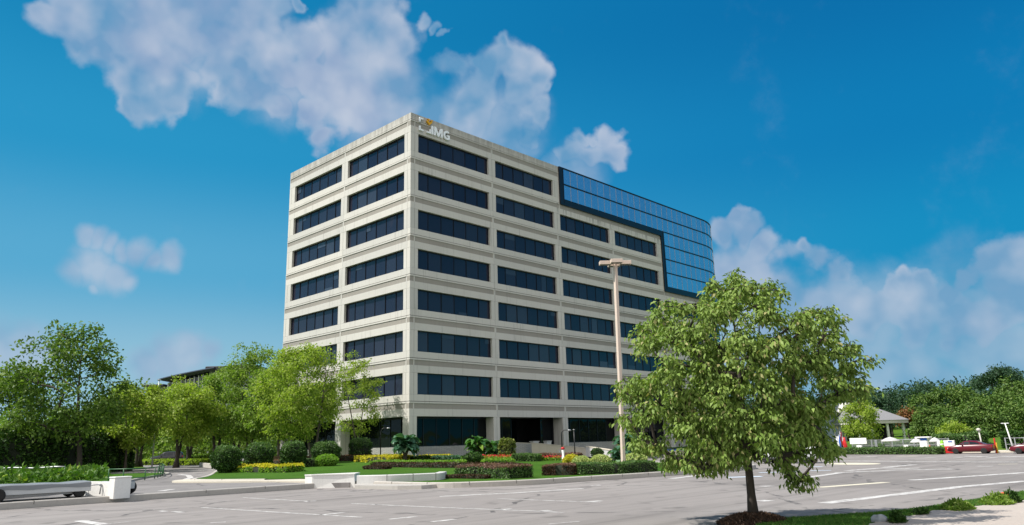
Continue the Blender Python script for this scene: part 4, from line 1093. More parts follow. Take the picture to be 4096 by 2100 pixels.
BG = 'clipped dark bushes along the lawn'
for i, (x0, x1, y0, y1, yb, lab) in enumerate(((527, 606, 1122, 1183, 1189, 'first clipped dark bush on a short stem at the lawn tip by the drive'), (609, 689, 1114, 1178, 1183, 'second clipped dark bush from the drive'),
        (703, 772, 1113, 1174, 1176, 'third clipped dark bush from the drive, tapering to its foot'), (781, 858, 1111, 1162, 1166, 'fourth clipped bush, rounded, under the bright multi stemmed tree'))):
    p = atl((x0 + x1) / 2, yb); m = pxm(p); hh = (y1 - y0) * m; st = max(.12, (yb - y1) * m)
    bush('clipped_bush', lab, 'bush', p, (x1 - x0) / 2 * m * .90, hh / 2, 'lf_bush', 5200, .12, BG, e=.9, seed=60 + i, stem=st, rag=.05, top='lf_hedge')  # lighter leaf colour on top imitates sunlight on the bushes
p = atl(906, 1157); m = pxm(p); bush('clipped_bush', 'tall rounded topiary bush between the slim light tree and the small lamp', 'bush', p, 25 * m, 28 * m, 'lf_bush', 3200, .13, BG, e=.65, seed=65, rag=.02, top='lf_hedge')  # sunlit top put into the leaf colour here too
p = atl(1276, 1155); m = pxm(p); bush('clipped_bush', 'upright speckled yellow green topiary bush beside the broad leaved plants', 'bush', p, 17 * m, 26 * m, 'lf_speck', 2600, .16, e=.6, seed=66, rag=.02)
p = atl(1190, 1164); m = pxm(p); bush('clipped_bush', 'small round dark green shrub in front of the red flowers', 'bush', p, 24 * m, 12 * m, 'lf_bush', 2400, .10, seed=67)
p = atl(822, 1172); m = pxm(p); bush('clipped_bush', 'bright green round bush behind the white planter wall', 'bush', p, 28 * m, 14 * m, 'lf_bright', 2600, .12, seed=68, rag=.04)
VG = 'pale variegated ball bushes behind the front hedge'
p = atl(1438, 1170); m = pxm(p); bush('ball_bush', 'golden yellow ball bush at the left end of the pale ball bushes', 'bush', p, 20 * m, 13 * m, 'lf_yellow', 2200, .10, None, seed=70)
for i, (x0, x1, y0, yb, lab) in enumerate(((1440, 1486, 1149, 1173, 'pale ball bush next to the golden yellow one'), (1486, 1538, 1146, 1172, 'pale ball bush in the middle of the row'), (1568, 1627, 1142, 1168, 'largest pale ball bush at the right end of the row'))):
    p = atl((x0 + x1) / 2, yb); m = pxm(p); bush('ball_bush', lab, 'bush', p, (x1 - x0) / 2 * m, (yb - y0) / 2 * m * 1.05, 'lf_varieg', 2600, .085, VG, seed=71 + i, rag=.03)
p = atl(1503, 1150); m = pxm(p); bush('clipped_bush', 'small dark shrub beside the blue green cabbage plant', 'bush', p, 16 * m, 11 * m, 'lf_bush', 1200, .1, seed=77)

def hpx(name, label, pts, w, y0, y1, mat, n, L, **k):
    P = [atl(*p) for p in pts]; m = pxm(P[0]); return hedge(name, label, k.pop('cat', 'hedge'), P, w, (y1 - y0) * m, mat, n, L, **k)
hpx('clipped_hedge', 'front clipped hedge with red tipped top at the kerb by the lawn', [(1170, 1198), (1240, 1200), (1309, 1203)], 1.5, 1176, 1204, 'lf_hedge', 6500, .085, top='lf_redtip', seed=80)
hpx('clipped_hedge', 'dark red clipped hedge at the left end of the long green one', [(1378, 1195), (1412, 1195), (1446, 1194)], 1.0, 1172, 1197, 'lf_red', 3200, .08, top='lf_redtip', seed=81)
hpx('clipped_hedge', 'long clipped green hedge in front of the pale ball bushes', [(1449, 1194), (1540, 1191), (1640, 1186)], 1.0, 1168, 1194, 'lf_hedge', 6500, .08, seed=82)
hpx('low_hedge', 'low dark red edging hedge running across the lawn under the golden mound', [(945, 1174), (1100, 1176), (1260, 1176), (1322, 1180)], .9, 1168, 1177, 'lf_red', 5200, .10, seed=83)
hpx('low_hedge', 'short dark red hedge at the right end of the lawn edging', [(1255, 1181), (1324, 1181)], .8, 1172, 1182, 'lf_red', 1600, .10, seed=84)
hpx('low_hedge', 'long dark red hedge behind the left bushes', [(662, 1163), (760, 1162), (860, 1160), (938, 1158)], 1.1, 1152, 1163, 'lf_red', 5200, .13, seed=85)
hpx('low_hedge', 'small dark red hedge patch alone in the middle of the lawn', [(922, 1180), (975, 1180)], .8, 1173, 1181, 'lf_red', 1200, .09, seed=86)
hpx('low_hedge', 'low hedge with red brown leaves beside the yellow flowering strip', [(632, 1176), (680, 1178), (700, 1177)], 1.3, 1158, 1176, 'lf_redtip', 2200, .10, seed=87)
hpx('low_hedge', 'low clipped green hedge left of the bright round bush', [(700, 1176), (745, 1174), (795, 1172)], 1.1, 1157, 1175, 'lf_hedge', 2800, .09, seed=88)
hpx('flower_strip', 'yellow green flowering strip along the kerb left of the white planter', [(592, 1186), (660, 1187), (742, 1187)], 1.4, 1174, 1188, 'lf_bright', 3600, .14, top='lf_yellow', seed=89, rag=.09, cat='flower bed')
hpx('golden_hedge', 'long golden yellow mound in the middle of the garden below the facade', [(938, 1160), (980, 1161), (1012, 1161)], 3.0, 1147, 1160, 'lf_yellow', 4200, .12, seed=90, rag=.07)
hpx('golden_hedge', 'small golden green mound right of the long one', [(1082, 1156), (1108, 1157)], 2.0, 1146, 1157, 'lf_yellow', 1600, .12, seed=91, rag=.07)
hpx('low_hedge', 'bright green ground hedge between the golden mound and the dark red edging', [(945, 1168), (1050, 1169), (1165, 1168)], 1.2, 1161, 1169, 'lf_bright', 3600, .11, seed=92)
hpx('low_hedge', 'bright green ground hedge under the red flowers', [(1215, 1166), (1290, 1164)], 1.0, 1159, 1167, 'lf_bright', 1600, .11, seed=93)
hpx('clipped_hedge', 'green clipped hedge on the plaza edge right of the speckled topiary', [(1294, 1160), (1356, 1160)], 1.2, 1145, 1161, 'lf_hedge', 2400, .12, seed=94)
hpx('clipped_hedge', 'dark red clipped hedge on the plaza edge behind the small white bollard', [(1358, 1157), (1400, 1157), (1456, 1155)], 1.2, 1143, 1157, 'lf_red', 3000, .11, top='lf_redtip', seed=95)
hpx('low_hedge', 'dark edging hedge with bluish flowers below the block plinth', [(1090, 1158), (1155, 1157)], 1.0, 1149, 1158, 'lf_blue', 1600, .12, seed=96)
hpx('low_hedge', 'dark shaded hedge at the foot of the block plinth by the corner', [(958, 1159), (1075, 1159)], .8, 1149, 1159, 'lf_bush', 2600, .12, seed=97)
hpx('ground_cover', 'dark brown low ground cover bed at the kerb beside the front hedge', [(1100, 1203), (1160, 1203), (1228, 1204)], .55, 1196, 1203, 'lf_red', 2600, .07, seed=98, cat='plant bed')

def flowers(name, label, x0, x1, y, w, mat, n, seed, h=.35):
    rng = np.random.default_rng(seed); a, b = atl(x0, y), atl(x1, y); d = (b - a)[:2]; L_ = np.linalg.norm(d); t = d / L_; nn = np.array([-t[1], t[0]])
    s = rng.uniform(0, L_, n); q = rng.uniform(-w / 2, w / 2, n); xy = a[:2] + s[:, None] * t + q[:, None] * nn
    zz = np.array([lawn_z(*p) for p in xy]); hh = h * rng.uniform(.6, 1.0, n)
    pos = np.stack([xy[:, 0] - a[0], xy[:, 1] - a[1], zz + hh], 1); up = np.tile([0, 0, 1.0], (n, 1))
    V, F = leaf_quads(rng, pos, up * .3, .10, .9, -.4, upb=.8)
    pos2 = pos.repeat(2, 0) - np.array([0, 0, 1]) * rng.uniform(.05, .25, (2 * n, 1)); V2, F2 = leaf_quads(rng, pos2, np.tile([0, 0, 1.0], (2 * n, 1)) * .3, .2, .4, 0)
    t_ = thing(name, (a[0], a[1], 0), label, 'flower bed')
    np_mesh('blossoms', V, F, M[mat], t_); np_mesh('leaves', V2, F2, M['lf_bright'], t_)
flowers('flower_bed', 'bright red flowers in front of the broad leaved plants', 1208, 1288, 1157, 1.6, 'fl_red', 260, 101)
flowers('flower_bed', 'red flowers at the foot of the dark red plaza hedge', 1362, 1410, 1159, .7, 'fl_red', 80, 102)
flowers('flower_bed', 'pink flowers between the left clipped bushes', 835, 865, 1153, 1.6, 'fl_pink', 160, 103)
flowers('flower_bed', 'scattered red flowers right of the fourth clipped bush', 868, 905, 1153, 1.4, 'fl_red', 60, 104)

def broadleaf(name, label, base, h, spread, n, mat, seed, stem=.5, lw=.42, ll=.95):
    """plant of long arching broad leaves on short stems"""
    rng = random.Random(seed); t = thing(name, base, label, 'plant'); mb = MB(); st = MB()
    for i in range(n):
        a = rng.uniform(0, 6.283); e = rng.uniform(.25, 1.15); r0 = spread * .35 * rng.random()
        z0 = stem + (h - stem) * rng.uniform(.0, .75); ln = ll * rng.uniform(.7, 1.15); w = ln * lw * .5
        o = Vector((r0 * math.cos(a), r0 * math.sin(a), z0)); dr = Vector((math.cos(a), math.sin(a), 0)); sd = Vector((-dr.y, dr.x, 0))
        sd = (sd + Vector((0, 0, rng.uniform(-.5, .5)))).normalized()
        rings = []
        for k in range(6):
            u = k / 5; th = e * 1.2 - u * 1.5; pos = o if k == 0 else pos + (dr * math.cos(th) + Vector((0, 0, 1)) * math.sin(th)) * ln / 5
            ww = w * (.12, .75, 1.0, .92, .6, .05)[k]; lift = Vector((0, 0, 1)) * ww * .35
            rings.append([tuple(pos + sd * ww + lift), tuple(pos), tuple(pos - sd * ww + lift)])
        mb.grid(rings, 0, close=False, caps=False)
        if i % 3 == 0: st.tube([(rng.uniform(-.1, .1), rng.uniform(-.1, .1), -.05), (o.x * .5, o.y * .5, z0 * .6), tuple(o)], [.06, .04, .02], 5)
    mb.build('leaves', M[mat], t); st.build('stem', M['bark'], t); return t
p = atl(1020, 1161); m = pxm(p); broadleaf('broadleaf_plant', 'large blue green broad leaved plant with bare stems at the building corner', p, 64 * m, 34 * m, 120, 'lf_blue', 111, stem=.75, ll=1.0, lw=.6)
p = atl(1200, 1155); m = pxm(p); broadleaf('broadleaf_plant', 'tall glossy broad leaved plant on the left of the red flowers', p, 58 * m, 28 * m, 90, 'lf_big', 112, stem=.3, ll=.85)
p = atl(1240, 1154); m = pxm(p); broadleaf('broadleaf_plant', 'glossy broad leaved plant between its taller twin and the speckled topiary', p, 48 * m, 26 * m, 80, 'lf_big', 113, stem=.3, ll=.8)
p = atl(1490 + 0, 1160); p = atl(1478 + 0, 1168)
p = atl(1475 + 75, 1166); p = atl(1478, 1166)
p = at(1478, 1166, .5)
def zt5(x, y): return (2350 + x / 4.4044) / PS, (1650 + y / 4.4044) / PS
p = atl(*zt5(590, 880)); m = pxm(p); broadleaf('broadleaf_plant', 'blue green cabbage like plant with large rosette leaves beneath the lamp post', p, 40 * m, 30 * m, 70, 'lf_blue', 114, stem=.1, ll=.75, lw=.5)
p = atl(*zt5(680, 800)); m = pxm(p); broadleaf('broadleaf_plant', 'taller blue green plant behind the rosette one at the foot of the lamp post', p, 56 * m, 36 * m, 60, 'lf_blue', 115, stem=.7, ll=.8, lw=.55)
p = atl(1600, 1150); m = pxm(p); bush('shrub', 'loose olive green shrub right of the lamp post, behind the largest pale ball bush', 'bush', p, 36 * m, 28 * m, 'lf_front', 3000, .2, seed=116, rag=.1)

# left bed: dark hedge, bright leafy ground cover
z3 = lambda x, y: .30
hg = [gb(-120, 1204), gb(60, 1196), gb(150, 1192), gb(235, 1187), gb(300, 1182)]
hedge('tall_hedge', 'tall unclipped dark hedge behind the white wall on the left', 'hedge', hg, 2.6, 3.1, 'lf_bush', 15000, .26, seed=120, zf=z3, rag=.09, round_=.5)
def cover(name, label, poly, n, L, mat, seed, h=.5, zf=z3, kind='stuff', droop=-.1):
    rng = np.random.default_rng(seed); P = np.array(poly); lo, hi = P.min(0), P.max(0); pts = []
    while len(pts) < n:
        q = lo + rng.uniform(size=2) * (hi - lo); c = False
        for i in range(len(P)):
            a, b = P[i], P[i - 1]
            if (a[1] > q[1]) != (b[1] > q[1]) and q[0] < (b[0] - a[0]) * (q[1] - a[1]) / (b[1] - a[1]) + a[0]: c = not c
        if c: pts.append(q)
    xy = np.array(pts); k = .5 + .5 * np.sin(xy[:, 0] * 1.7 + np.sin(xy[:, 1] * 2.1)) * np.sin(xy[:, 1] * 1.3)
    z = np.array([zf(*p) for p in xy]) + h * (.25 + .75 * k) * rng.uniform(0, 1, n); b = np.array([xy[0][0], xy[0][1], 0])
    pos = np.stack([xy[:, 0], xy[:, 1], z], 1) - b; V, F = leaf_quads(rng, pos, np.tile([0, 0, .5], (n, 1)), L, .5, droop, upb=.7)
    o = np_mesh(name, V, F, M[mat]); o.location = tuple(b); return tag(o, label, 'ground cover', None, kind)
pc = [gb(-80, 1224)[:2], gb(60, 1218)[:2], gb(180, 1214)[:2], gb(225, 1210)[:2], gb(262, 1206)[:2], gb(268, 1193)[:2], gb(200, 1196)[:2], gb(60, 1202)[:2], gb(-80, 1208)[:2]]
cover('ground_cover', 'bright green leafy ground cover between the dark hedge and the white wall', pc, 4600, .34, 'lf_cover', 121, .8)

# yellow green low hedges beyond the drive
zt_ = lambda x, y: .28
for i, (a, b, lab) in enumerate((((300, 1171), (418, 1168), 'low yellow green hedge beyond the drive under the left grove trees'), ((425, 1170), (520, 1168), 'second low yellow green hedge beyond the drive, ahead of the dark trunks'))):
    hedge('low_hedge', lab, 'hedge', [gb(*a, .28), gb(*b, .28)], 2.5, .55, 'lf_grove', 2600, .25, seed=125 + i, zf=zt_, group='low hedges beyond the drive')

# ---- vegetation on the right
far_h = [at(2113, 1143), at(2240, 1143), at(2368, 1143)]
hedge('clipped_hedge', 'long low clipped green hedge along the far edge of the car park', 'hedge', far_h, 1.0, .52, 'lf_hedge', 5200, .14, seed=130, zf=lambda x, y: 0.0, rag=.02)
def hb(px, dist): p = atd(px, 1090, dist); return np.array([p[0], p[1], hill_r(p[0], p[1])])
hs = [hb(2345, 86), hb(2420, 86), hb(2470, 87)]
hedge('clipped_hedge', 'broad green hedge behind the red car below the grassy slope', 'hedge', hs, 1.6, 1.1, 'lf_hedge', 3500, .2, seed=131, zf=hill_r)
hs = [hb(2518, 84), hb(2560, 84), hb(2650, 84)]
hedge('clipped_hedge', 'dark green hedge behind the white street lamp on the right', 'hedge', hs, 1.6, 1.25, 'lf_bush', 3000, .2, seed=132, zf=hill_r)
hs = [hb(2200, 84), hb(2260, 84), hb(2340, 84)]
hedge('clipped_hedge', 'low green hedge behind the white boards and railing', 'hedge', hs, 1.6, .8, 'lf_hedge', 3500, .2, seed=133, zf=hill_r)
RG = 'trees on the right beyond the car park'
for i, (px, d, bx, mat, n, L, shp, lab) in enumerate((
    (2168, 90, (2126, 1003, 2206, 1112), 'lf_grove', 6000, .22, 'ovoid', 'light yellow green tree in front of the grey roofed pavilion'),
    (2335, 112, (2290, 1030, 2410, 1100), 'lf_mid', 6500, .28, 'dome', 'low layered green tree right of the pavilion roof'),
    (2385, 92, (2352, 1066, 2432, 1094), 'lf_grove', 2200, .22, 'dome', 'small flat yellow green tree on the slope behind the red car'),
    (2400, 130, (2300, 975, 2490, 1076), 'lf_mid', 9500, .36, 'dome', 'broad dark green tree in the middle of the wooded slope'),
    (2520, 128, (2440, 958, 2640, 1072), 'lf_mid', 9500, .36, 'dome', 'widest dark green tree at the right edge of the wooded slope'),
    (2462, 96, (2385, 1018, 2520, 1105), 'lf_mid', 7500, .27, 'ovoid', 'bushy mid green tree standing over the first red car'),
    (2590, 118, (2520, 1005, 2680, 1076), 'lf_mid', 6000, .32, 'dome', 'dark green tree behind the white street lamp'),
    (2245, 160, (2190, 985, 2300, 1062), 'lf_pine', 6500, .4, 'dome', 'dark evergreen behind the pavilion roof'),
    (2150, 170, (2095, 1010, 2200, 1075), 'lf_pine', 5000, .4, 'dome', 'dark evergreen left of the pavilion roof'),
    (2330, 175, (2265, 972, 2385, 1050), 'lf_pine', 7000, .42, 'dome', 'tall dark evergreen on the skyline left of the wooded slope'),
    (2285, 135, (2255, 1025, 2318, 1062), 'lf_rust', 2200, .3, 'dome', 'rust brown tree peeping out between pavilion roof and dark evergreens'))):
    tree_px('broadleaf_tree', lab, hb(px, d), bx, mat, n, L, 24, shp, group=RG, seed=140 + i, r=.2, rc=.36, asp=.6, bark='bark_d')
# umbrella pine on the skyline
pb = hb(2505, 165); cl = []
for (x, y, r) in ((2470, 962, 20), (2495, 945, 24), (2525, 940, 26), (2550, 950, 22), (2510, 955, 22), (2540, 960, 20), (2480, 955, 18), (2560, 958, 14), (2458, 966, 10), (2515, 932, 16)):
    for k in (-3, 2.5):
        q = atd(x, y, 165 + k + (x % 3)); cl.append((q[0], q[1], q[2], r * pxm(q)))
make_tree('umbrella_pine', 'dark umbrella pine with flat crown rising above the wooded slope', 'tree', pb, cl, 'lf_pine', 6500, .42, .5, .1, r=.3, fork=(cl[0][2] - pb[2]) * .8, bark='bark_d', seed=160, flat=.45)
# filler wood along the far right skyline
wood = []
rw_ = np.random.default_rng(7); V_ = []; F_ = []; nV = 0
for k in range(92):
    px = 1750 + 950 * k / 92; d = 190 + 40 * rw_.uniform(); q = atd(px, 1060, d); rr_ = rw_.uniform(3.5, 5.5); n = 420
    dv = rand_dirs(rw_, n); pos = np.array([q[0], q[1], hill_r(q[0], q[1]) + rr_ * .9]) + dv * rw_.uniform(.6, 1, (n, 1)) * np.array([rr_, rr_, rr_ * (1.0 + .2 * rw_.uniform())])
    v, f = leaf_quads(rw_, pos, dv, .75, .6, .1); V_.append(v); F_.append(f + nV); nV += len(v)
tag(np_mesh('far_wood', np.concatenate(V_), np.concatenate(F_), M['lf_pine']), 'far dark wood on the rise behind the right hand trees', 'wood', None, 'stuff')
V_ = []; F_ = []; nV = 0
for k in range(56):
    px = -220 + 950 * k / 56; d = 172 + 22 * rw_.uniform(); q = atd(px, 1120, d); rr_ = rw_.uniform(4.5, 6.5); n = 420
    dv = rand_dirs(rw_, n); pos = np.array([q[0], q[1], hill_l(q[0], q[1]) + rr_ * .9]) + dv * rw_.uniform(.6, 1, (n, 1)) * np.array([rr_, rr_, rr_])
    v, f = leaf_quads(rw_, pos, dv, .8, .6, .1); V_.append(v); F_.append(f + nV); nV += len(v)
tag(np_mesh('far_wood', np.concatenate(V_), np.concatenate(F_), M['lf_grove2']), 'far dark wood on the rise behind the grove and the left trees', 'wood', None, 'stuff')

# ---- near verge: blades of grass, weeds, stone, orange marker
def blades(name, label, poly, n, h, seed, zf, mat):
    rng = np.random.default_rng(seed); P = np.array(poly); lo, hi = P.min(0), P.max(0); Q = lo + rng.uniform(size=(n * 4, 2)) * (hi - lo)
    c = np.zeros(len(Q), bool)
    for i in range(len(P)):
        a, b = P[i], P[i - 1]
        if a[1] == b[1]: continue
        c ^= ((a[1] > Q[:, 1]) != (b[1] > Q[:, 1])) & (Q[:, 0] < (b[0] - a[0]) * (Q[:, 1] - a[1]) / (b[1] - a[1]) + a[0])
    Q = Q[c][:n]; m = len(Q); b0 = np.array([Q[0][0], Q[0][1], 0]); z = np.array([zf(*p) for p in Q])
    a = rng.uniform(0, 6.283, m); ln = h * rng.uniform(.5, 1.2, m); w = .006; base = np.stack([Q[:, 0], Q[:, 1], z], 1) - b0
    s = np.stack([np.cos(a), np.sin(a), 0 * a], 1) * w; d = rng.normal(0, .45, (m, 2)); tip = base + np.stack([d[:, 0] * ln, d[:, 1] * ln, ln], 1); mid = base + np.stack([d[:, 0] * ln * .3, d[:, 1] * ln * .3, ln * .6], 1)
    V = np.stack([base - s, base + s, mid + s * .7, tip], 1).reshape(-1, 3)
    o = np_mesh(name, V, np.arange(4 * m).reshape(m, 4), M[mat]); o.location = tuple(b0); return tag(o, label, 'grass', None, 'stuff')
M['lf_grass'] = leafmat('grass_blade', (0.035, 0.090, 0.014), (0.075, 0.150, 0.028), (0.14, 0.15, 0.05), .3, .7)
vp = [tuple(p) for p in gv] + [tuple(gs[-1])] + [tuple(p) for p in gs[::-1]]
blades('grass', 'short green grass on the strip beside the dry soil', vp, 26000, .055, 170, ver_z, 'lf_grass')
def weed(label, px, py, r, h, n, seed):
    p = at(px, py, .07); rng = np.random.default_rng(seed); a = rng.uniform(0, 6.283, n); q = r * np.sqrt(rng.uniform(0, 1, n))
    pos = np.stack([q * np.cos(a), q * .6 * np.sin(a), h * rng.uniform(0, 1, n) * (1 - (q / r) ** 2)], 1); out = unit(pos + np.array([0, 0, .15]))
    V, F = leaf_quads(rng, pos, out, .08, .4, -.3, upb=.5); o = np_mesh('weed_tuft', V, F, M['lf_grove2' if seed % 2 else 'lf_bush']); o.location = (p[0], p[1], .06)
    return tag(o, label, 'weed', 'weeds growing on the dry soil')
for i, (px, py, r, h, n, l) in enumerate(((2258, 1312, .20, .22, 500, 'upright weed beside the grey stone at the corner of the dry soil'), (2408, 1280, .48, .20, 1300, 'spreading weed in the middle of the dry soil edge'), (2318, 1291, .2, .08, 300, 'small flat weed at the tip of the dry soil'), (2508, 1266, .55, .22, 1300, 'broad weed next to the orange marker'), (2545, 1262, .3, .28, 700, 'leafy weed just behind the orange marker'))):
    weed(l, px, py, r, h, n, 180 + i)

# ------------------------------------------------------------------ built objects
M['lamp'] = plain('beige_pole_paint', (0.62, 0.50, 0.42), .5, var=.05)
M['lens'] = plain('lamp_glass', (0.10, 0.10, 0.10), .2); M['black'] = plain('black_paint', (0.012, 0.012, 0.013), .45)
M['wwall'] = concrete('white_rendered_wall', (0.70, 0.69, 0.66), (0.80, 0.79, 0.76), stain=.25, bump=.1)
M['plant'] = concrete('pale_grey_wall', (0.50, 0.50, 0.49), (0.60, 0.60, 0.59), stain=.3, bump=.15)
M['rubber'] = plain('tyre_rubber', (0.014, 0.014, 0.014), .85); M['rim'] = plain('alloy_rim', (0.45, 0.45, 0.46), .3, .8)
M['galv'] = plain('galvanised_metal', (0.36, 0.37, 0.38), .45, .6); M['greenp'] = plain('green_paint', (0.04, 0.13, 0.05), .5)
M['red'] = plain('red_plastic', (0.55, 0.02, 0.02), .4); M['blue'] = plain('blue_paint', (0.02, 0.10, 0.42), .45); M['yellow'] = plain('yellow_paint', (0.65, 0.42, 0.03), .5)
M['orange'] = plain('orange_plastic', (0.62, 0.10, 0.03), .5); M['limeg'] = plain('lime_paint', (0.25, 0.55, 0.03), .5)
def carpaint(name, c):
    t = NT(name); t.base(c); t.set(Roughness=.3); t.b.inputs['Coat Weight'].default_value = .35; t.b.inputs['Coat Roughness'].default_value = .05; return t.m
M['cglass'] = plain('car_glass', (0.012, 0.016, 0.020), .05); M['tail'] = plain('tail_lamp', (0.35, 0.01, 0.01), .2); M['head'] = plain('head_lamp', (0.7, 0.7, 0.7), .1)

# tall car park lamp post with four shoebox heads
lp = atd(1564, 1100, 42.0); lp = np.array([lp[0], lp[1], lawn_z(lp[0], lp[1])])
top = atd(1547.5, 664, 42.0); LH_ = float(top[2] - lp[2]); tilt = (top - lp)[:2] * 1.0
lamp = thing('lamp_post', lp, 'tall beige square lamp post with four shoebox lamp heads in front of the office building', 'lamp post')
cr_a = math.atan2(CR[1], CR[0])
tx, ty = float(tilt[0]), float(tilt[1])
SH = Matrix(((1, 0, tx / LH_, 0), (0, 1, ty / LH_, 0), (0, 0, 1, 0), (0, 0, 0, 1))) @ Matrix.Rotation(cr_a + R(28), 4, 'Z')
mb = MB(); mb.box(-.095, -.095, 0, .095, .095, LH_ - .12, 0, M=SH, b=.012); mb.box(-.06, -.06, LH_ - .12, .06, .06, LH_ + .10, 0, M=SH); mb.build('pole', M['lamp'], lamp)
mb = MB(); mb.box(-.19, -.19, 0, .19, .19, .04, 0, b=.01)
for sx in (-1, 1):
    for sy in (-1, 1): mb.lathe([(.018, .04), (.018, .09)], (sx * .14, sy * .14, 0), 6)
mb.build('base_plate', M['lamp'], lamp)
HM = Matrix.Translation((tx, ty, LH_)) @ Matrix.Rotation(cr_a + R(2), 4, 'Z')
for k in range(4):
    Mk = HM @ Matrix.Rotation(k * math.pi / 2, 4, 'Z')
    mb = MB(); mb.box(.06, -.03, -.02, .26, .03, .05, 0, M=Mk)
    hm = mb.build('arm', M['lamp'], lamp)
    # in two of the four the long side lies across the arm, as on the photographed post
    lx, ly = (.66, .40)
    x0 = .24
    mb = MB()
    if k % 2 == 0: mb.box(x0, -ly / 2, -.05, x0 + lx, ly / 2, .16, 0, M=Mk, b=.01)
    else: mb.box(x0, -lx / 2, -.05, x0 + ly, lx / 2, .16, 0, M=Mk, b=.01)
    h = mb.build('lamp_head', M['lamp'], lamp)
    mb = MB()
    if k % 2 == 0: mb.box(x0 + .05, -ly / 2 + .05, -.058, x0 + lx - .05, ly / 2 - .05, -.051, 0, M=Mk)
    else: mb.box(x0 + .05, -lx / 2 + .05, -.058, x0 + ly - .05, lx / 2 - .05, -.051, 0, M=Mk)
    mb.build('lens', M['lens'], h)

# small garden lamps
def small_lamp(label, px, pyb, pyt, side, dark):
    p = atl(px, pyb); h = (pyb - pyt) * pxm(p); t = thing('garden_lamp', p, label, 'lamp'); m = M['black'] if dark else M['galv']
    u = Vector((CR[0], CR[1], 0)).normalized() * side; q = .62
    mb = MB(); mb.tube([(0, 0, -.05), (0, 0, h * .9), tuple(u * .08 + Vector((0, 0, h * .97))), tuple(u * .22 + Vector((0, 0, h * 1.0))), tuple(u * q * .9 + Vector((0, 0, h * 1.0)))], [.05, .045, .035, .03, .025], 8); mb.build('pole', m, t)
    mb = MB(); mb.lathe([(.02, .05), (.12, .03), (.15, -.02), (.13, -.06), (.02, -.07)], tuple(u * q + Vector((0, 0, h))), 10); mb.build('lamp_head', M['galv'], t)
small_lamp('thin dark garden lamp with short curved arm beside the broad leaved corner plant', 957, 1158, 1079, 1, True)
small_lamp('thin garden lamp with curved arm standing behind the white bollard with red cap', 1415, 1155, 1084, 1, True)
p = atl(1447, 1156); h = 72 * pxm(p); t = thing('post', p, 'thin dark plain post right of the curved arm garden lamp on the plaza', 'post'); mb = MB(); mb.tube([(0, 0, -.05), (0, 0, h)], [.05, .035], 8); mb.build('pole', M['black'], t); mb = MB(); mb.lathe([(.02, h), (.09, h + .01), (.09, h + .05), (.02, h + .06)], (0, 0, 0), 10); mb.build('cap', M['galv'], t)
p = atl(1417, 1158); m = pxm(p); t = thing('bollard', p, 'white bollard with a red cap in front of the dark red plaza hedge', 'bollard')
mb = MB(); mb.lathe([(.13, 0), (.13, .02), (.10, .03), (.10, 25 * m), (.085, 26 * m)], (0, 0, 0), 14); mb.build('post', M['white'], t)
mb = MB(); mb.lathe([(.08, 26 * m), (.13, 27 * m), (.14, 30 * m), (.09, 32 * m), (.02, 32.6 * m)], (0, 0, 0), 14); mb.build('cap', M['red'], t)
mb = MB(); mb.box(-.30, .12, 18 * m, -.12, .15, 28 * m, 0, b=.01); mb.build('panel', M['galv'], t)

# ramp and plaza walls before the entrance
def wallpx(name, label, cat, a, b, h0, h1, th, mat, cap=None, zf=lawn_z):
    A, B = Vector(a[:2]), Vector(b[:2]); d = (B - A); L_ = d.length; d.normalize(); n = Vector((-d.y, d.x))
    t = thing(name, (A.x, A.y, 0), label, cat); mb = MB(); rings = []
    K = max(2, int(L_ / 1.0) + 1)
    for i in range(K):
        s = L_ * i / (K - 1); q = d * s; z = zf(A.x + q.x, A.y + q.y); h = h0 + (h1 - h0) * i / (K - 1)
        rings.append([(q.x, q.y, z - .3), (q.x, q.y, z + h), (q.x + n.x * th, q.y + n.y * th, z + h), (q.x + n.x * th, q.y + n.y * th, z - .3)])
    mb.grid(rings, 0, sm=False); mb.build('wall', mat, t)
    if cap is not None:
        mb = MB(); rings = [[(r[1][0] - n.x * .04, r[1][1] - n.y * .04, r[1][2]), (r[1][0] - n.x * .04, r[1][1] - n.y * .04, r[1][2] + .07), (r[2][0] + n.x * .04, r[2][1] + n.y * .04, r[2][2] + .07), (r[2][0] + n.x * .04, r[2][1] + n.y * .04, r[2][2])] for r in rings]
        mb.grid(rings, 0, sm=False); mb.build('coping', cap, t)
    return t
def ay(px, y): # point on ground at world y under a picture column
    q = atp(px, 1140, 1, y); return (q[0], q[1])
wallpx('ramp_wall', 'grey block wall of the entrance steps, just right of the speckled topiary', 'wall', ay(1293, -1.6), ay(1338, -1.6), 1.05, .95, .35, M['brick'], M['paving'])
wallpx('ramp_wall', 'sunlit beige ramp wall sloping down to the right in front of the dark entrance', 'wall', ay(1338, -2.4), ay(1474, -7.6), .98, .42, .35, M['paving'], M['paving'])
wallpx('ramp_wall', 'pale low ramp wall behind the golden yellow ball bush', 'wall', ay(1474, -9.0), ay(1535, -12.0), .62, .30, .35, M['plant'], M['paving'])
for i, (px, w, h, l) in enumerate(((1345, .9, .62, 'low pale block bench inside the dark entrance'), (1378, .75, .62, 'small pale block beside the entrance bench'))):
    q = atp(px, 1130, 1, .2); t = thing('stone_block', (q[0], q[1], lawn_z(q[0], q[1])), l, 'bench'); mb = MB(); mb.box(-w / 2, -.25, 0, w / 2, .25, h + .5, 0, b=.03); mb.box(-w / 2 - .05, -.3, h + .5, w / 2 + .05, .3, h + .58, 0, b=.02); mb.build('block', M['plant'], t)
q = ay(1708, -12.5); 
wallpx('low_wall', 'low tan wall with a bright blue top behind the foreground tree', 'wall', at(1674, 1148, .5), at(1742, 1146, .5), .55, .55, .4, M['paving'], M['blue'])

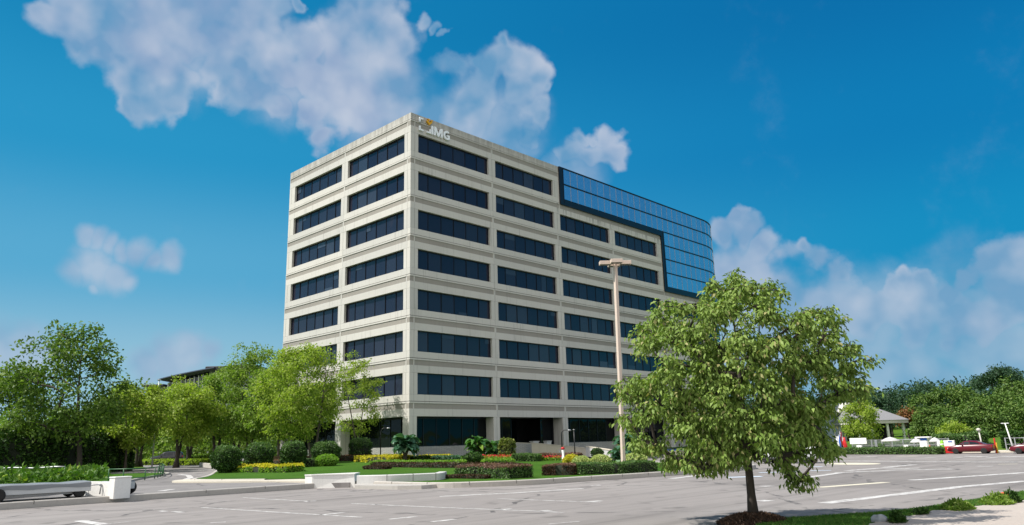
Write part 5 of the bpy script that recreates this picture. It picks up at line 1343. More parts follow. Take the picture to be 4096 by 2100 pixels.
# white planter wall at the kerb
PA = at(784, 1229, .0); PB = at(893, 1226, 0.0)
t = thing('planter_wall', (PA[0], PA[1], 0), 'chunky white concrete planter wall at the kerb corner with sloping ends', 'planter')
d = Vector((PB - PA)[:2]); L_ = d.length * 1.0; d.normalize(); n = Vector((-d.y, d.x))
if n.dot(Vector(PA[:2]) - Vector(CAM[:2])) < 0: n = -n
HP = 31.5 * pxm(PA); dep = 1.25
mb = MB(); f = lambda u, v, z: (d.x * u + n.x * v, d.y * u + n.y * v, z)
leftv = Vector((at(743, 1219, .17) - PA)[:2]); lv = leftv * .42
mb.grid([[(0, 0, -.05), f(L_, 0, -.05), f(L_, dep, -.05), (lv.x, lv.y, -.05)], [(0, 0, HP), f(L_ - .06, .06, HP), f(L_ - .06, dep, HP), (lv.x, lv.y, HP)]], 0, sm=False); mb.build('wall', M['wwall'], t)
mb = MB(); mb.grid([[(-.03, 0, HP), f(L_ - .03, .03, HP), f(L_ - .03, dep, HP), (lv.x - .03, lv.y, HP)], [(-.03, 0, HP + .045), f(L_ - .03, .03, HP + .045), f(L_ - .03, dep, HP + .045), (lv.x - .03, lv.y, HP + .045)]], 0, sm=False); mb.build('coping', M['wwall'], t)
# stone kerb wall and flagstones right of the planter
sw = smooth_line([tuple(at(x, y, .22)[:2]) for x, y in ((897, 1214), (950, 1213), (1010, 1211), (1080, 1208), (1112, 1206), (1124, 1202))], 5)
kerb('kerb', sw, .38, .24, lambda x, y: T0 + .06, gaps=1.2, mat=M['plant'])
sheet('island_apron', [tuple(at(x, y, .15)[:2]) for x, y in ((893, 1217), (1000, 1215), (1080, 1212), (1112, 1208), (1135, 1209), (1120, 1217), (1060, 1221), (1000, 1222), (893, 1221))], .15, M['kerb'], skirt=.2)

# white wall with pillar on the left
wa = at(188, 1246, T0); wb = at(275, 1248, T0)
t = thing('garden_wall', (wa[0], wa[1], T0), 'bright white rendered wall ending in a square pillar at the left drive entrance', 'wall')
d = Vector((wb - wa)[:2]); L_ = d.length; d.normalize(); n = Vector((-d.y, d.x))
if n.dot(Vector(wa[:2]) - Vector(CAM[:2])) < 0: n = -n
mm = pxm(wa); f = lambda u, v, z: (d.x * u + n.x * v, d.y * u + n.y * v, z)
hw_ = 34 * pxm(wa)
mb = MB(); mb.grid([[f(0, 0, -.1), f(L_, 0, -.1), f(L_, .3, -.1), f(0, .3, -.1)], [f(.04, 0, hw_ * .97), f(L_, 0, hw_ * .95), f(L_, .3, hw_ * .95), f(.04, .3, hw_ * .97)]], 0, sm=False); mb.build('wall', M['wwall'], t)
pw = 27 * pxm(wb); hp = 47 * pxm(wb)
mb = MB(); ex = d * L_; A = Matrix.Translation((ex.x, ex.y, 0)) @ Matrix(((d.x, n.x, 0, 0), (d.y, n.y, 0, 0), (0, 0, 1, 0), (0, 0, 0, 1)))
mb.box(.1, -.12, -.1, .1 + pw * .95, .52, hp - .05, 0, M=A, b=.015); mb.box(.08, -.14, hp - .05, .12 + pw * .95, .54, hp, 0, M=A, b=.02); mb.build('pillar', M['wwall'], t)
mb = MB(); mb.box(-.02, .02, 0, .1, .28, hw_ * .85, 0, M=A); mb.build('joint_post', M['kerb'], t)

def wheel(parent, x, y, z, r, w, side, name='wheel', spokes=5):
    tw = MB(); tw.lathe([(r * .62, -w / 2), (r * .9, -w / 2), (r, -w * .32), (r, w * .32), (r * .9, w / 2), (r * .62, w / 2)], (x, y, z), 20, axis=1)
    o = tw.build(name, M['rubber'], parent)
    rm = MB(); rm.lathe([(r * .62, -w * .3), (r * .60, w * .3 * side + .0), (r * .15, w * .36 * side), (.01, w * .38 * side)] if side > 0 else [(.01, -w * .38), (r * .15, -w * .36), (r * .60, -w * .3), (r * .62, w * .3)], (x, y, z), 16, axis=1)
    for k in range(spokes):
        a = 2 * math.pi * k / spokes; c, s_ = math.cos(a), math.sin(a); yy = y + side * w * .42
        P = [(x + c * r * .12 - s_ * r * .09, yy, z + s_ * r * .12 + c * r * .09), (x + c * r * .12 + s_ * r * .09, yy, z + s_ * r * .12 - c * r * .09), (x + c * r * .58 + s_ * r * .06, yy, z + s_ * r * .58 - c * r * .06), (x + c * r * .58 - s_ * r * .06, yy, z + s_ * r * .58 + c * r * .06)]
        rm.face(P); rm.face([(p[0], p[1] - side * .02, p[2]) for p in P])
    rm.build('rim', M['rim'], o)
    return o

# covered trailers at the left kerb
M['tarp'] = plain('grey_tarpaulin', (0.20, 0.215, 0.23), .5, var=.18, sc=1.2, bump=.3); M['tbody'] = plain('trailer_panel', (0.50, 0.51, 0.52), .4, .3)
ta = np.array([-36.6, -23.95, T0]); tb2 = np.array([-34.0, -23.95, T0])
dd = Vector((tb2 - ta)[:2]); base_l = dd.length; ang = math.atan2(dd.y, dd.x)
def trailer(label, org, ang, wb, hz, wr, ln0, ln1, draw=True, group=None, W=1.5):
    t = thing('flat_trailer', org, label, 'trailer', group, ang)
    mb = MB(); rings = []
    for i in range(25):
        u = ln0 + (ln1 - ln0) * i / 24
        s = .012 * math.sin(u * 2.3) + .010 * math.sin(u * 5.1); w2 = .02 * math.sin(u * 3.7 + 1)
        rings.append([(u, -.02, hz * .70 + w2), (u, -.025, hz * .95 + s), (u, .02, hz + s), (u, W * .5, hz + .02 + s), (u, W - .02, hz + s), (u, W + .02, hz * .95), (u, W + .02, hz * .70)])
    mb.grid(rings, 0, sm=False); mb.build('tarpaulin', M['tarp'], t)
    mb = MB(); mb.box(ln0 + .02, .0, hz * .40, ln1 + .03, W, hz * .93, 0, b=.01); mb.build('bed', M['tbody'], t)
    mb = MB()
    if draw: mb.tube([(ln1 + .05, .25, hz * .75), (ln1 + .45, .25, hz * .75), (ln1 + .42, .25, hz * .12)], .025, 6); mb.tube([(ln1 + .05, W - .25, hz * .75), (ln1 + .45, W - .25, hz * .75), (ln1 + .45, .25, hz * .75)], .025, 6); mb.build('drawbar', M['galv'], t)
    mb = MB(); mb.box(ln0 + .1, .25, hz * .26, ln1 - .1, .35, hz * .38, 0); mb.box(ln0 + .1, W - .35, hz * .26, ln1 - .1, W - .25, hz * .38, 0); mb.box(-.04, .1, wr - .03, .04, W - .1, wr + .03, 0); (mb.box(wb - .04, .1, wr - .03, wb + .04, W - .1, wr + .03, 0) if draw else None); mb.build('frame', M['galv'], t)
    for x, r_, o_ in (((0, wr, -.10), (wb, wr * .85, .12)) if draw else ((0, wr, -.06),)):
        for y, sd in ((o_, -1), (W - o_, 1)): wheel(t, x, y, r_, r_, .18, sd)
    return t
q = ta; trailer('long low grey covered trailer on four black wheels, cut off by the left edge', (q[0], q[1], T0), ang, base_l, .55, .23, -1.6, base_l + .32)
qw = at(303, 1245, T0)
trailer('small grey trailer half hidden behind the white pillar', (qw[0], qw[1], T0), math.atan2(CR[1], CR[0]), -.62, .50, .25, -.85, .20, draw=False, W=.6)

# green railing round the bed's tip
rp = smooth_line([tuple(gb(*p_)[:2]) for p_ in ((272, 1209), (330, 1208), (378, 1204), (403, 1198), (411, 1193), (408, 1188), (400, 1183))], 3)
t = thing('railing', (rp[0][0], rp[0][1], .3), 'green metal railing curving round the tip of the left planting bed', 'railing')
Z = .62
loc = [(x - rp[0][0], y - rp[0][1]) for x, y in rp]
for h in (Z, .12): mb = MB(); mb.tube([(x, y, h) for x, y in loc], .03, 6); mb.build('rail', M['greenp'], t)
dist = 0; last = None
for i, (x, y) in enumerate(loc):
    if last is None or math.hypot(x - last[0], y - last[1]) > .9:
        last = (x, y); mb = MB(); mb.tube([(x, y, -.05), (x, y, Z + .02)], .03, 6); mb.build('post', M['greenp'], t)
t2 = thing('bar_rail', gb(0, 1212), 'thin grey green handrail standing in the leafy ground cover at the far left', 'railing')
q0 = gb(0, 1212); q1 = gb(160, 1209); d = q1 - q0
mb = MB(); mb.tube([(d[0] * u, d[1] * u, .78 + .03 * math.sin(u * 9)) for u in np.linspace(-.3, 1, 9)], .05, 6); mb.build('rail', M['galv'], t2)
for u in (0, .5, 1.0): mb = MB(); mb.tube([(d[0] * u, d[1] * u, -.1), (d[0] * u, d[1] * u, .78)], .035, 6); mb.build('post', M['greenp'], t2)

# ---- cars
def car(label, org, rz, paint, kind='sedan', cat='car', group=None, S_=1.0, flip=False):
    """lofted body (x forward), separate windows, lamps and wheels"""
    t = thing('parked_car', org, label, cat, group, rz); t.scale = (S_, S_, S_)
    if kind == 'sedan':
        st = [(-2.30, .70, .38, .62, .88, None), (-2.18, .80, .28, .62, .98, None), (-1.75, .86, .22, .64, 1.00, None), (-1.45, .88, .22, .66, 1.00, 1.06), (-.75, .90, .22, .66, .99, 1.40), (.0, .90, .22, .66, .97, 1.46), (.55, .90, .22, .66, .96, 1.38), (1.20, .89, .22, .64, .94, 1.0), (1.75, .87, .22, .60, .86, None), (2.15, .80, .28, .56, .74, None), (2.30, .68, .36, .52, .62, None)]
        wr, xs = .33, (-1.40, 1.42); roofw = .62
    else:
        st = [(-2.22, .80, .45, .75, 1.10, 1.15), (-2.12, .88, .32, .76, 1.14, 1.45), (-1.75, .91, .28, .78, 1.14, 1.66), (-.9, .92, .28, .78, 1.13, 1.70), (.0, .92, .28, .78, 1.11, 1.70), (.5, .92, .28, .78, 1.10, 1.60), (1.05, .91, .28, .76, 1.08, 1.14), (1.6, .89, .28, .72, 1.02, None), (2.05, .84, .34, .68, .92, None), (2.22, .72, .42, .62, .78, None)]
        wr, xs = .37, (-1.38, 1.40); roofw = .70
    mb = MB(); rings = []; gh = []
    for x, w, zb, zm, zt, zr in st:
        zr2 = zr if zr else zt + .03; rw2 = roofw if zr and zr > zt + .15 else w * .86
        half = [(0, zb), (w * .82, zb), (w, zb + .10), (w * 1.02, zm), (w * .97, zt - .03), (w * .93, zt), (rw2, zr2 - .04), (rw2 * .8, zr2), (0, zr2 + .015)]
        rings.append([(x, y, z) for y, z in half] + [(x, -y, z) for y, z in half[-2:0:-1]])
        gh.append((x, w * .93, zt, rw2, zr2 - .04))
    mb.grid(rings, 0, sm=True); mb.build('body', paint, t)
    # side windows and screens lie 8 mm proud of the greenhouse
    def gl(i0, i1, a, b, sgn):
        P = []
        for i, f_ in ((i0, a), (i1, b)):
            x = gh[i][0] + (gh[min(i + 1, len(gh) - 1)][0] - gh[i][0]) * f_; w_ = gh[i][1] + (gh[min(i + 1, len(gh) - 1)][1] - gh[i][1]) * f_; zt = gh[i][2] + (gh[min(i + 1, len(gh) - 1)][2] - gh[i][2]) * f_
            r_ = gh[i][3] + (gh[min(i + 1, len(gh) - 1)][3] - gh[i][3]) * f_; zr = gh[i][4] + (gh[min(i + 1, len(gh) - 1)][4] - gh[i][4]) * f_
            lo = (x, sgn * (w_ + (r_ - w_) * .10 + .012), zt + (zr - zt) * .10); hi = (x, sgn * (w_ + (r_ - w_) * .88 + .012), zt + (zr - zt) * .88); P.append((lo, hi))
        return [P[0][0], P[1][0], P[1][1], P[0][1]]
    for sgn in (1, -1):
        for (i0, i1, a, b) in (((3, 4, .55, .9), (4, 5, .98, .95), (6, 6, .05, .80)) if kind == 'sedan' else ((1, 2, .3, .9), (3, 3, .05, .95), (4, 4, .05, .95), (5, 5, .05, .8))):
            m_ = MB(); m_.face(gl(i0, i1, a, b, sgn)); m_.build('window', M['cglass'], t)
    def screen(i0, i1, off):
        a, b = gh[i0], gh[i1]; P = [(a[0], a[1] * .9, a[2] + .03), (a[0], -a[1] * .9, a[2] + .03), (b[0], -b[3] * .92, b[4] - .01), (b[0], b[3] * .92, b[4] - .01)]
        v = Vector((P[1][0] - P[0][0], P[1][1] - P[0][1], P[1][2] - P[0][2])).cross(Vector((P[3][0] - P[0][0], P[3][1] - P[0][1], P[3][2] - P[0][2]))).normalized()
        if v.z < 0: v = -v
        m_ = MB(); m_.face([tuple(Vector(p_) + v * .035) for p_ in P]); m_.build('windscreen' if off > 0 else 'rear_window', M['cglass'], t)
    if kind == 'sedan': screen(7, 6, 1); screen(3, 4, -1)
    else: screen(6, 5, 1); screen(0, 1, -1)
    for sd in (1, -1):
        for x in xs: wheel(t, x, sd * .80, wr, wr, .22, sd)
        f_ = st[-2]; b_ = st[1]
        m_ = MB(); m_.box(f_[0] - .02, sd * f_[1] * .55, f_[3] - .02, f_[0] + .10, sd * f_[1] * .95, f_[3] + .12, 0, b=.02); m_.build('headlight', M['head'], t)
        m_ = MB(); m_.box(b_[0] - .09, sd * b_[1] * .6, b_[4] - .26, b_[0] + .05, sd * b_[1] * 1.0, b_[4] - .06, 0, b=.02); m_.build('tail_light', M['tail'], t)
        m_ = MB(); m_.box(.62, sd * .92, 1.0, .78, sd * 1.08, 1.12, 0, b=.03); m_.build('mirror', paint, t)
    m_ = MB(); m_.box(st[0][0] - .05, -.7, .36, st[0][0] + .2, .7, .55, 0, b=.04); m_.box(st[-1][0] - .2, -.6, .34, st[-1][0] + .04, .6, .5, 0, b=.04)
    if kind != 'sedan': m_.box(-2.0, -.93, .30, 2.0, .93, .42, 0, b=.03)
    m_.build('bumper', M['black'], t)
    return t
M['cred'] = carpaint('dark_red_paint', (0.12, 0.004, 0.010)); M['cwhite'] = carpaint('white_car_paint', (0.72, 0.73, 0.75)); M['cblack'] = carpaint('black_car_paint', (0.010, 0.010, 0.012))
rc = at(2438, 1142, 0); car('dark red sedan parked side on behind the blue and white board', (rc[0] + .9, rc[1], 0), R(90), M['cred'], 'sedan', S_=.70, group='dark red sedans at the far side of the car park')
rc = at(2602, 1142, 0); car('dark red sedan cut off by the right edge, behind the white street lamp', (rc[0] + .9, rc[1], 0), R(90), M['cred'], 'sedan', S_=.70, group='dark red sedans at the far side of the car park')
rc = at(2012, 1166, 0); car('white sport utility car showing its rear corner behind the foreground tree', (rc[0] + .5, rc[1] + .9, 0), R(98), M['cwhite'], 'suv', S_=.88)
rc = at(420, 1166, .28); car('black car parked under the grove trees beyond the drive', (rc[0], rc[1], .28), R(150), M['cblack'], 'suv')
# rc = gb(352, 1189); car('white car behind the green railing on the left', (rc[0] + 1, rc[1] + 6.5, .17), R(70), M['cwhite'], 'sedan')

# ---- far building with dark roof behind the grove
M['roofd'] = plain('dark_metal_roof', (0.05, 0.052, 0.06), .4, .3); M['greyw'] = plain('grey_cladding', (0.30, 0.31, 0.33), .7); M['fglass'] = glassmat('far_glass', (0.02, 0.04, 0.05), (0.04, 0.065, 0.08), (0.10, 0.14, 0.17))
fb = atd(520, 1139, 205); fz = hill_l(fb[0], fb[1])
t = thing('far_building', (fb[0], fb[1], fz), 'long low building with dark rounded metal roof and tall windows showing above the grove', 'building', None, math.atan2(CR[1], CR[0]))
mf = pxm(fb); zt = float(atd(520, 922, 205)[2]) - fz; sx = lambda px: (px - 520) * mf
u0, um, u1, u2 = sx(405), sx(505), sx(585), sx(640)
mb = MB(); mb.box(sx(345), 2, -1, u2, 26, zt - 4.6, 0); mb.box(u0, 1, -1, um, 24, zt - 3.6, 0); mb.build('wall', M['greyw'], t)
mb = MB(); rings = []
for i in range(13):
    u = i / 12; x = u0 - 1.5 + (um - u0 + 4) * u; z = zt - 2.9 + 2.7 * u ** .8; e = .9 if 0 < i else .25
    rings.append([(x, -1.5, z - e), (x, -1.9, z - e * .4), (x, -1.2, z), (x, 26, z + .5), (x, 26, z - e)])
mb.grid(rings, 0, sm=False); mb.box(um, -1.0, zt - 1.2, u2, 26, zt, 0, b=.15); mb.box(sx(338), .5, zt - 4.6, u0 - 1.0, 26, zt - 4.0, 0, b=.1); mb.build('roof', M['roofd'], t)
mb = MB(); mb.box(um + .6, .4, 0, u2 - .5, 2, zt - 1.2, 0); mb.build('end_wall', M['greyw'], t)
k = 0; x = u0
while x < um - 1.0:
    w_ = (um - u0) / 9; m_ = MB(); m_.box(x + .2, .9, 1.0, x + w_ - .2, 1.02, zt - 3.9 + 2.2 * max(0, (x - u0)) / (um - u0), 0); m_.build('window', M['fglass'], t); m2 = MB(); m2.box(x - .12, .75, 1.0, x + .12, 1.0, zt - 3.8 + 2.2 * max(0, (x - u0)) / (um - u0), 0); m2.build('window_post', M['white'], t); x += w_
x = sx(348)
while x < u0 - 1.5:
    w_ = (u0 - sx(348)) / 5; m_ = MB(); m_.box(x + .2, 1.9, 1.0, x + w_ - .2, 1.99, zt - 4.9, 0); m_.build('window', M['fglass'], t); x += w_
sp = atd(385, 1140, 95); t = thing('street_lamp', (sp[0], sp[1], .2), 'thin pale lamp pole rising out of the grove in front of the far windows', 'street lamp'); hh = float(atd(386, 955, 95)[2]) - .2
mb = MB(); mb.tube([(0, 0, 0), (0, 0, hh)], [.09, .05], 8); mb.build('pole', M['galv'], t); mb = MB(); mb.box(-.12, -.3, hh - .1, .12, .3, hh + .05, 0, b=.03); mb.build('lamp_head', M['galv'], t)

# ---- pavilion on the right
HD = 112.0
M['hip'] = plain('grey_shingle_roof', (0.21, 0.21, 0.22), .85, var=.2, sc=6); M['wood'] = plain('pale_trim', (0.55, 0.53, 0.48), .7)
pc_ = atd(2215, 1085, HD); gz_ = hill_r(pc_[0], pc_[1]); m = pxm(pc_)
t = thing('pavilion', (pc_[0], pc_[1], gz_), 'open pavilion with grey hipped roof on slim white columns beyond the railing', 'pavilion', None, math.atan2(CR[1], CR[0]))
zpx = lambda py_: float(atd(2215, py_, HD)[2]) - gz_
ap, ev_ = zpx(1015), zpx(1057); x0, x1 = (2160 - 2215) * m, (2292 - 2215) * m; xa = (2221 - 2215) * m; dpt = 9.0
mb = MB(); mb.grid([[(x0, 0, ev_), (x1, 0, ev_), (x1, dpt, ev_), (x0, dpt, ev_)], [(xa - 1.6, dpt * .42, ap), (xa + .3, dpt * .42, ap), (xa + .3, dpt * .58, ap), (xa - 1.6, dpt * .58, ap)]], 0, sm=False); mb.build('roof', M['hip'], t)
mb = MB(); mb.box(x0 + .1, .1, ev_ - .42, x1 - .1, dpt - .1, ev_ - .003, 0); mb.build('eaves', M['wood'], t)
for xx in (2168, 2200, 2240, 2280):
    for yy in (.5, dpt - .6): mb = MB(); mb.box((xx - 2215) * m - .14, yy, -.5, (xx - 2215) * m + .14, yy + .28, ev_ - .42, 0, b=.02); mb.build('column', M['white'], t)
mb = MB(); mb.box((2185 - 2215) * m, 4.5, -.3, (2285 - 2215) * m, 8.0, ev_ - .43, 0); mb.build('back_wall', M['dark'], t)
# small gabled house left of it
pg = atd(2128, 1085, 118); gz2 = hill_r(pg[0], pg[1]); m2_ = pxm(pg); t = thing('gabled_house', (pg[0], pg[1], gz2), 'small white house with pale gable roof behind the yellow green tree', 'house', None, math.atan2(CR[1], CR[0]))
zg = lambda y: float(atd(2128, y, 118)[2]) - gz2; a0, a1 = (2108 - 2128) * m2_, (2172 - 2128) * m2_
mb = MB(); mb.grid([[(a0 + .4, 0, -.5), (a1, 0, -.5), (a1, 7, -.5), (a0 + .4, 7, -.5)], [(a0 + .4, 0, zg(1042)), (a1, 0, zg(1042)), (a1, 7, zg(1042)), (a0 + .4, 7, zg(1042))], [((a0 + a1) / 2 - .1, 0, zg(1022)), ((a0 + a1) / 2 + .1, 0, zg(1022)), ((a0 + a1) / 2 + .1, 7, zg(1022)), ((a0 + a1) / 2 - .1, 7, zg(1022))]], 0, sm=False); mb.build('wall', M['white'], t)
am = (a0 + a1) / 2
mb = MB()
for sgn, e in ((1, a1 + .5), (-1, a0 - .1)):
    mb.grid([[(e, -.6, zg(1044)), (am, -.6, zg(1017)), (am, 7.4, zg(1017)), (e, 7.4, zg(1044))], [(e, -.6, zg(1044) + .25), (am, -.6, zg(1017) + .25), (am, 7.4, zg(1017) + .25), (e, 7.4, zg(1044) + .25)]], 0, sm=False)
mb.build('roof', M['wood'], t)
for xx in (2113, 2124, 2142): mb = MB(); mb.box((xx - 2128) * m2_ - .15, -.5, -.4, (xx - 2128) * m2_ + .15, -.2, zg(1048), 0); mb.build('column', M['white'], t)
m_ = MB(); m_.box((2130 - 2128) * m2_, -.02, .2, (2138 - 2128) * m2_, -.005, zg(1062), 0); m_.build('door', M['cglass'], t)

# railing, boards and stands beyond the far hedge
ra = at(2118, 1139.5, 0); rb_ = at(2366, 1138.5, 0); ra = ra + np.array([3.0, 0, 0]); rb_ = rb_ + np.array([3.0, 0, 0])
t = thing('railing', (ra[0], ra[1], 0), 'long grey white railing behind the low hedge at the far edge of the car park', 'railing'); d = rb_ - ra; n_ = 9
for h in (1.15, .62, .25): mb = MB(); mb.tube([(0, 0, h), (d[0], d[1], h)], .03, 6); mb.build('rail', M['galv'], t)
for i in range(n_ + 1): mb = MB(); mb.box(d[0] * i / n_ - .05, d[1] * i / n_ - .05, -.1, d[0] * i / n_ + .05, d[1] * i / n_ + .05, 1.2, 0); mb.build('post', M['galv'], t)
mb = MB()
for i in range(110): u = (i + .5) / 110; mb.box(d[0] * u - .012, d[1] * u - .012, .25, d[0] * u + .012, d[1] * u + .012, 1.13, 0)
mb.build('bars', M['galv'], t)
ra2 = at(2512, 1139, 0) + np.array([3.0, 0, 0]); rb2 = at(2640, 1138, 0) + np.array([3, 0, 0]); d = rb2 - ra2
t = thing('railing', (ra2[0], ra2[1], 0), 'grey railing behind the white street lamp at the right edge', 'railing')
for h in (1.1, .6, .2): mb = MB(); mb.tube([(0, 0, h), (d[0], d[1], h)], .035, 6); mb.build('rail', M['galv'], t)
for i in range(6): mb = MB(); mb.box(d[0] * i / 5 - .04, d[1] * i / 5 - .04, -.1, d[0] * i / 5 + .04, d[1] * i / 5 + .04, 1.15, 0); mb.build('post', M['galv'], t)
tag(sheet('pavement', [(28.4, -60), (33, -60), (33, -24), (28.4, -24)], .1, M['paving'], skirt=.1), kind='structure')
XR = 30.2
def onx(px, x): q = atp(px, 1110, 0, x); return (q[0], q[1])
def zx(px, py_, x): return float(atp(px, py_, 0, x)[2])
def board(label, px0, px1, py0, py1, x, mat, legs=1, cat='sign', name='sign_board', z0=.1):
    a = onx(px0, x); b = onx(px1, x); zt_, zb_ = zx((px0 + px1) / 2, py0, x), zx((px0 + px1) / 2, py1, x); y0, y1 = sorted((a[1], b[1])); cy = (y0 + y1) / 2
    t = thing(name, (x, cy, z0), label, cat); mb = MB(); mb.box(-.04, y0 - cy, zb_ - z0, .04, y1 - cy, zt_ - z0, 0, b=.015); mb.build('panel', mat, t)
    for k in range(legs):
        yy = 0 if legs == 1 else (y0 - cy) * .8 + (y1 - y0) * .8 * k / (legs - 1); mb = MB(); mb.box(-.03, yy - .03, -.02, .03, yy + .03, zb_ - z0 + .05, 0); mb.build('leg', M['galv'], t)
    return t
board('plain white board on a post left of the pavilion columns', 2138, 2180, 1102, 1117, 31, M['white'])
board('small white board below the larger plain one by the railing', 2153, 2166, 1120, 1131, 29.6, M['white'])
board('tall grey white gate post board among the railing', 2200, 2206, 1107, 1138, 29.0, M['galv'], legs=0)
board('small white notice board at the railing between the two canopies', 2272, 2283, 1119, 1131, 29.4, M['white'])
board('pale blue white board at the left edge of the far hedge', 2104, 2114, 1098, 1114, 29.4, M['white'])
M['cvs'] = plain('grey_white_canvas', (0.50, 0.50, 0.50), .8)
def canopy(label, px, py0, w_px, x, mat):
    q = onx(px, x); zt_ = zx(px, py0, x); w = w_px * pxm((q[0], q[1], 1)) / 2; t = thing('white_parasol', (q[0], q[1], .1), label, 'parasol')
    mb = MB(); mb.lathe([(w, zt_ - .50), (w * .97, zt_ - .42), (w * .5, zt_ - .22), (.03, zt_ - .1)], (0, 0, 0), 8); mb.build('canopy', mat, t)
    mb = MB(); mb.tube([(0, 0, 0), (0, 0, zt_ - .1)], .035, 7); mb.build('pole', M['galv'], t); mb = MB(); mb.lathe([(.3, 0), (.3, .06), (.06, .1)], (0, 0, 0), 12); mb.build('foot', M['galv'], t)
CG = 'white parasols behind the far railing'
canopy('white parasol in front of the pavilion, the widest of the row', 2240, 1099, 46, 32.5, M['cvs'])
canopy('white parasol with narrow canopy right of the pavilion', 2305, 1102, 30, 32.5, M['cvs'])
canopy('half hidden white parasol beside the small flat tree on the slope', 2352, 1100, 28, 33.0, M['cvs'])
q = onx(2324, 29.6); t = thing('white_kiosk', (q[0], q[1], .1), 'white ticket stand with overhanging top behind the far hedge', 'kiosk'); mb = MB(); mb.box(-.25, -.3, 0, .25, .3, .95, 0, b=.04); mb.build('body', M['white'], t); mb = MB(); mb.box(-.4, -.6, 1.18, .4, .6, 1.28, 0, b=.03); mb.build('top', M['white'], t); mb = MB(); mb.box(-.2, -.22, .95, .2, .22, 1.18, 0); mb.build('opening', M['blue'], t)
def flagset(label, px, x, items, name='banner', cat='banner'):
    for (dp, w_, z0_, z1_, mt, l) in items:
        q = onx(px + dp, x); t = thing(name, (q[0], q[1], 0), l, cat); mb = MB(); mb.tube([(0, 0, 0), (0, 0, z1_ + .08)], .025, 6); mb.build('pole', M['galv'], t)
        mb = MB(); rings = []
        for i in range(6): z = z0_ + (z1_ - z0_) * i / 5; s = .03 * math.sin(i * 1.7); rings.append([(s - .02, .02, z), (s + .04, -w_ * (.8 + .2 * math.sin(i)), z), (s + .06, -w_ * (.8 + .2 * math.sin(i)), z), (s + .02, .02, z)])
        mb.grid(rings, 0, sm=True); mb.build('cloth', mt, t)
flagset('', 2110, 28.2, ((-3, .2, .5, 1.5, M['white'], 'white banner at the left end of the far hedge'), (1, .22, .4, 1.7, M['blue'], 'dark blue banner between the white and red ones'), (5, .25, .6, 2.0, M['cred'], 'dark red banner in the middle of the group by the hedge end'), (10, .35, .4, 1.5, M['red'], 'bright red banner at the right of the group by the hedge end')))
q = onx(2387, 27.4); t = thing('display_stand', (q[0], q[1], 0), 'blue and white display stand with a red foot at the nose of the red sedan', 'stand'); z_ = zx(2387, 1108, 27.4)
mb = MB(); mb.box(-.1, -.42, .55, .1, .42, z_, 0, b=.03); mb.build('panel', M['white'], t); mb = MB(); mb.box(-.115, -.25, .9, -.101, .05, z_ - .05, 0); mb.build('stripe', M['blue'], t); mb = MB(); mb.box(-.25, -.6, 0, .25, .5, .55, 0, b=.05); mb.build('foot', M['red'], t)
for px, mt, l in ((2361, M['white'], 'white bollard pair end at the right tip of the far hedge'), (2369, M['limeg'], 'lime green bollard next to the white one at the hedge end')):
    q = onx(px, 26.2); t = thing('bollard', (q[0], q[1], 0), l, 'bollard'); mb = MB(); mb.lathe([(.15, 0), (.14, .03), (.13, .95), (.08, 1.05), (.01, 1.08)], (0, 0, 0), 12); mb.build('post', mt, t); mb = MB(); mb.lathe([(.137, .7), (.137, .8)], (0, 0, 0), 12); mb.build('band', M['white'], t)
q = onx(2337, 27.6); t = thing('traffic_cone', (q[0], q[1], .1), 'small orange traffic cone on the pavement behind the hedge', 'cone'); mb = MB(); mb.lathe([(.13, .03), (.03, .6), (.02, .61)], (0, 0, 0), 12); mb.build('body', M['orange'], t); mb = MB(); mb.box(-.18, -.18, 0, .18, .18, .03, 0); mb.build('foot', M['black'], t)
q = onx(2504, 26.3); t = thing('marker_post', (q[0], q[1], 0), 'red and yellow striped marker post between the two red sedans', 'post'); zt_ = zx(2500, 1102, 26.3)
mb = MB(); mb.box(-.07, .0, 0, .07, .10, zt_, 0, b=.01); mb.build('red_half', M['red'], t); mb = MB(); mb.box(-.07, -.08, 0, .07, -.003, zt_ * .7, 0, b=.01); mb.build('yellow_half', M['yellow'], t)
q = onx(2548, 26.0); zt_ = zx(2537, 1064, 26.0); t = thing('street_lamp', (q[0], q[1], 0), 'slim white street lamp leaning slightly at the right edge of the car park', 'street lamp'); q2 = onx(2536, 26.0); dy = q2[1] - q[1]
mb = MB(); mb.tube([(0, 0, 0), (0, dy * .5, zt_ * .5), (0, dy, zt_)], [.075, .055, .04], 9); mb.build('pole', M['white'], t)
for s_ in (-1, 1): mb = MB(); mb.box(-.1, dy + s_ * .05, zt_ - .05, .1, dy + s_ * .27, zt_ + .01, 0, b=.03); mb.build('lamp_head', M['white'], t)
q = onx(2470, 27.2); t = thing('post', (q[0], q[1], 0), 'thin grey post with round top behind the tail of the first red sedan', 'post'); zt_ = zx(2468, 1085, 27.2)
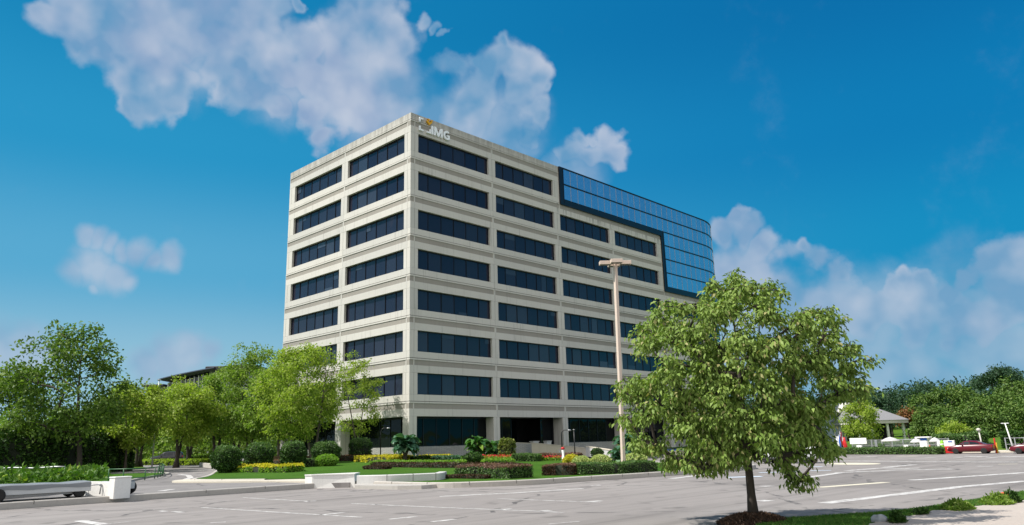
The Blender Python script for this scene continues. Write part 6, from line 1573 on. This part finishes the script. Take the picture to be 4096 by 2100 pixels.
mb = MB(); mb.tube([(0, 0, 0), (0, .1, zt_)], [.07, .05], 8); mb.build('pole', M['wood'], t); mb = MB(); mb.lathe([(.03, zt_), (.16, zt_ + .05), (.16, zt_ + .2), (.03, zt_ + .26)], (0, .1, 0), 10); mb.build('top', M['wood'], t)
wk = onx(1985, 27.5); t = thing('white_kiosk', (wk[0], wk[1], 0), 'white framed shelter with dark opening seen through the foreground tree', 'kiosk')
zk = zx(1985, 1108, 27.5); mb = MB(); mb.box(-1, -2.4, zk, 1.4, 2.4, zk + .35, 0, b=.03); mb.build('roof', M['white'], t)
for y in (-2.2, 2.2):
    for x in (-.8, 1.2): mb = MB(); mb.box(x - .07, y - .07, 0, x + .07, y + .07, zk, 0); mb.build('post', M['white'], t)
mb = MB(); mb.box(1.0, -2.1, 0, 1.1, 2.1, zk, 0); mb.build('back_panel', M['greyw'], t)

# ---- stone and orange marker on the dry soil
M['stone'] = plain('grey_stone', (0.33, 0.35, 0.38), .9, var=.35, sc=9, bump=.6)
def rock(label, p, r, sq, seed, name='rock', cat='rock', mat='stone'):
    rng = np.random.default_rng(seed); cv, cf = superball(18, 10, .85); d = unit(cv); k = 1 + .16 * np.sin(d[:, :1] * 4 + seed) + .12 * np.sin(d[:, 1:2] * 7 + seed) + .08 * np.sin(d[:, 2:] * 9)
    V = cv * k * np.array([r, r * .7, r * sq]) + np.array([0, 0, r * sq * .45]); o = np_mesh(name, V, cf, M[mat]); o.location = tuple(p); o.data.polygons.foreach_set('use_smooth', [True] * len(cf)); return tag(o, label, cat)
p = at(2216, 1311, .06); rock('grey stone lying at the corner of the dry soil beside an upright weed', p, .19, .42, 3)
p = at(2528, 1262, .06); t = thing('orange_marker', p, 'orange dome shaped marker among the weeds at the right edge', 'marker'); mb = MB(); mb.lathe([(.17, 0), (.165, .05), (.12, .15), (.05, .21), (.005, .22)], (0, 0, 0), 16); mb.build('dome', M['orange'], t); mb = MB(); mb.lathe([(.19, -.01), (.19, .012), (.16, .02)], (0, 0, 0), 16); mb.build('rim', M['orange'], t)
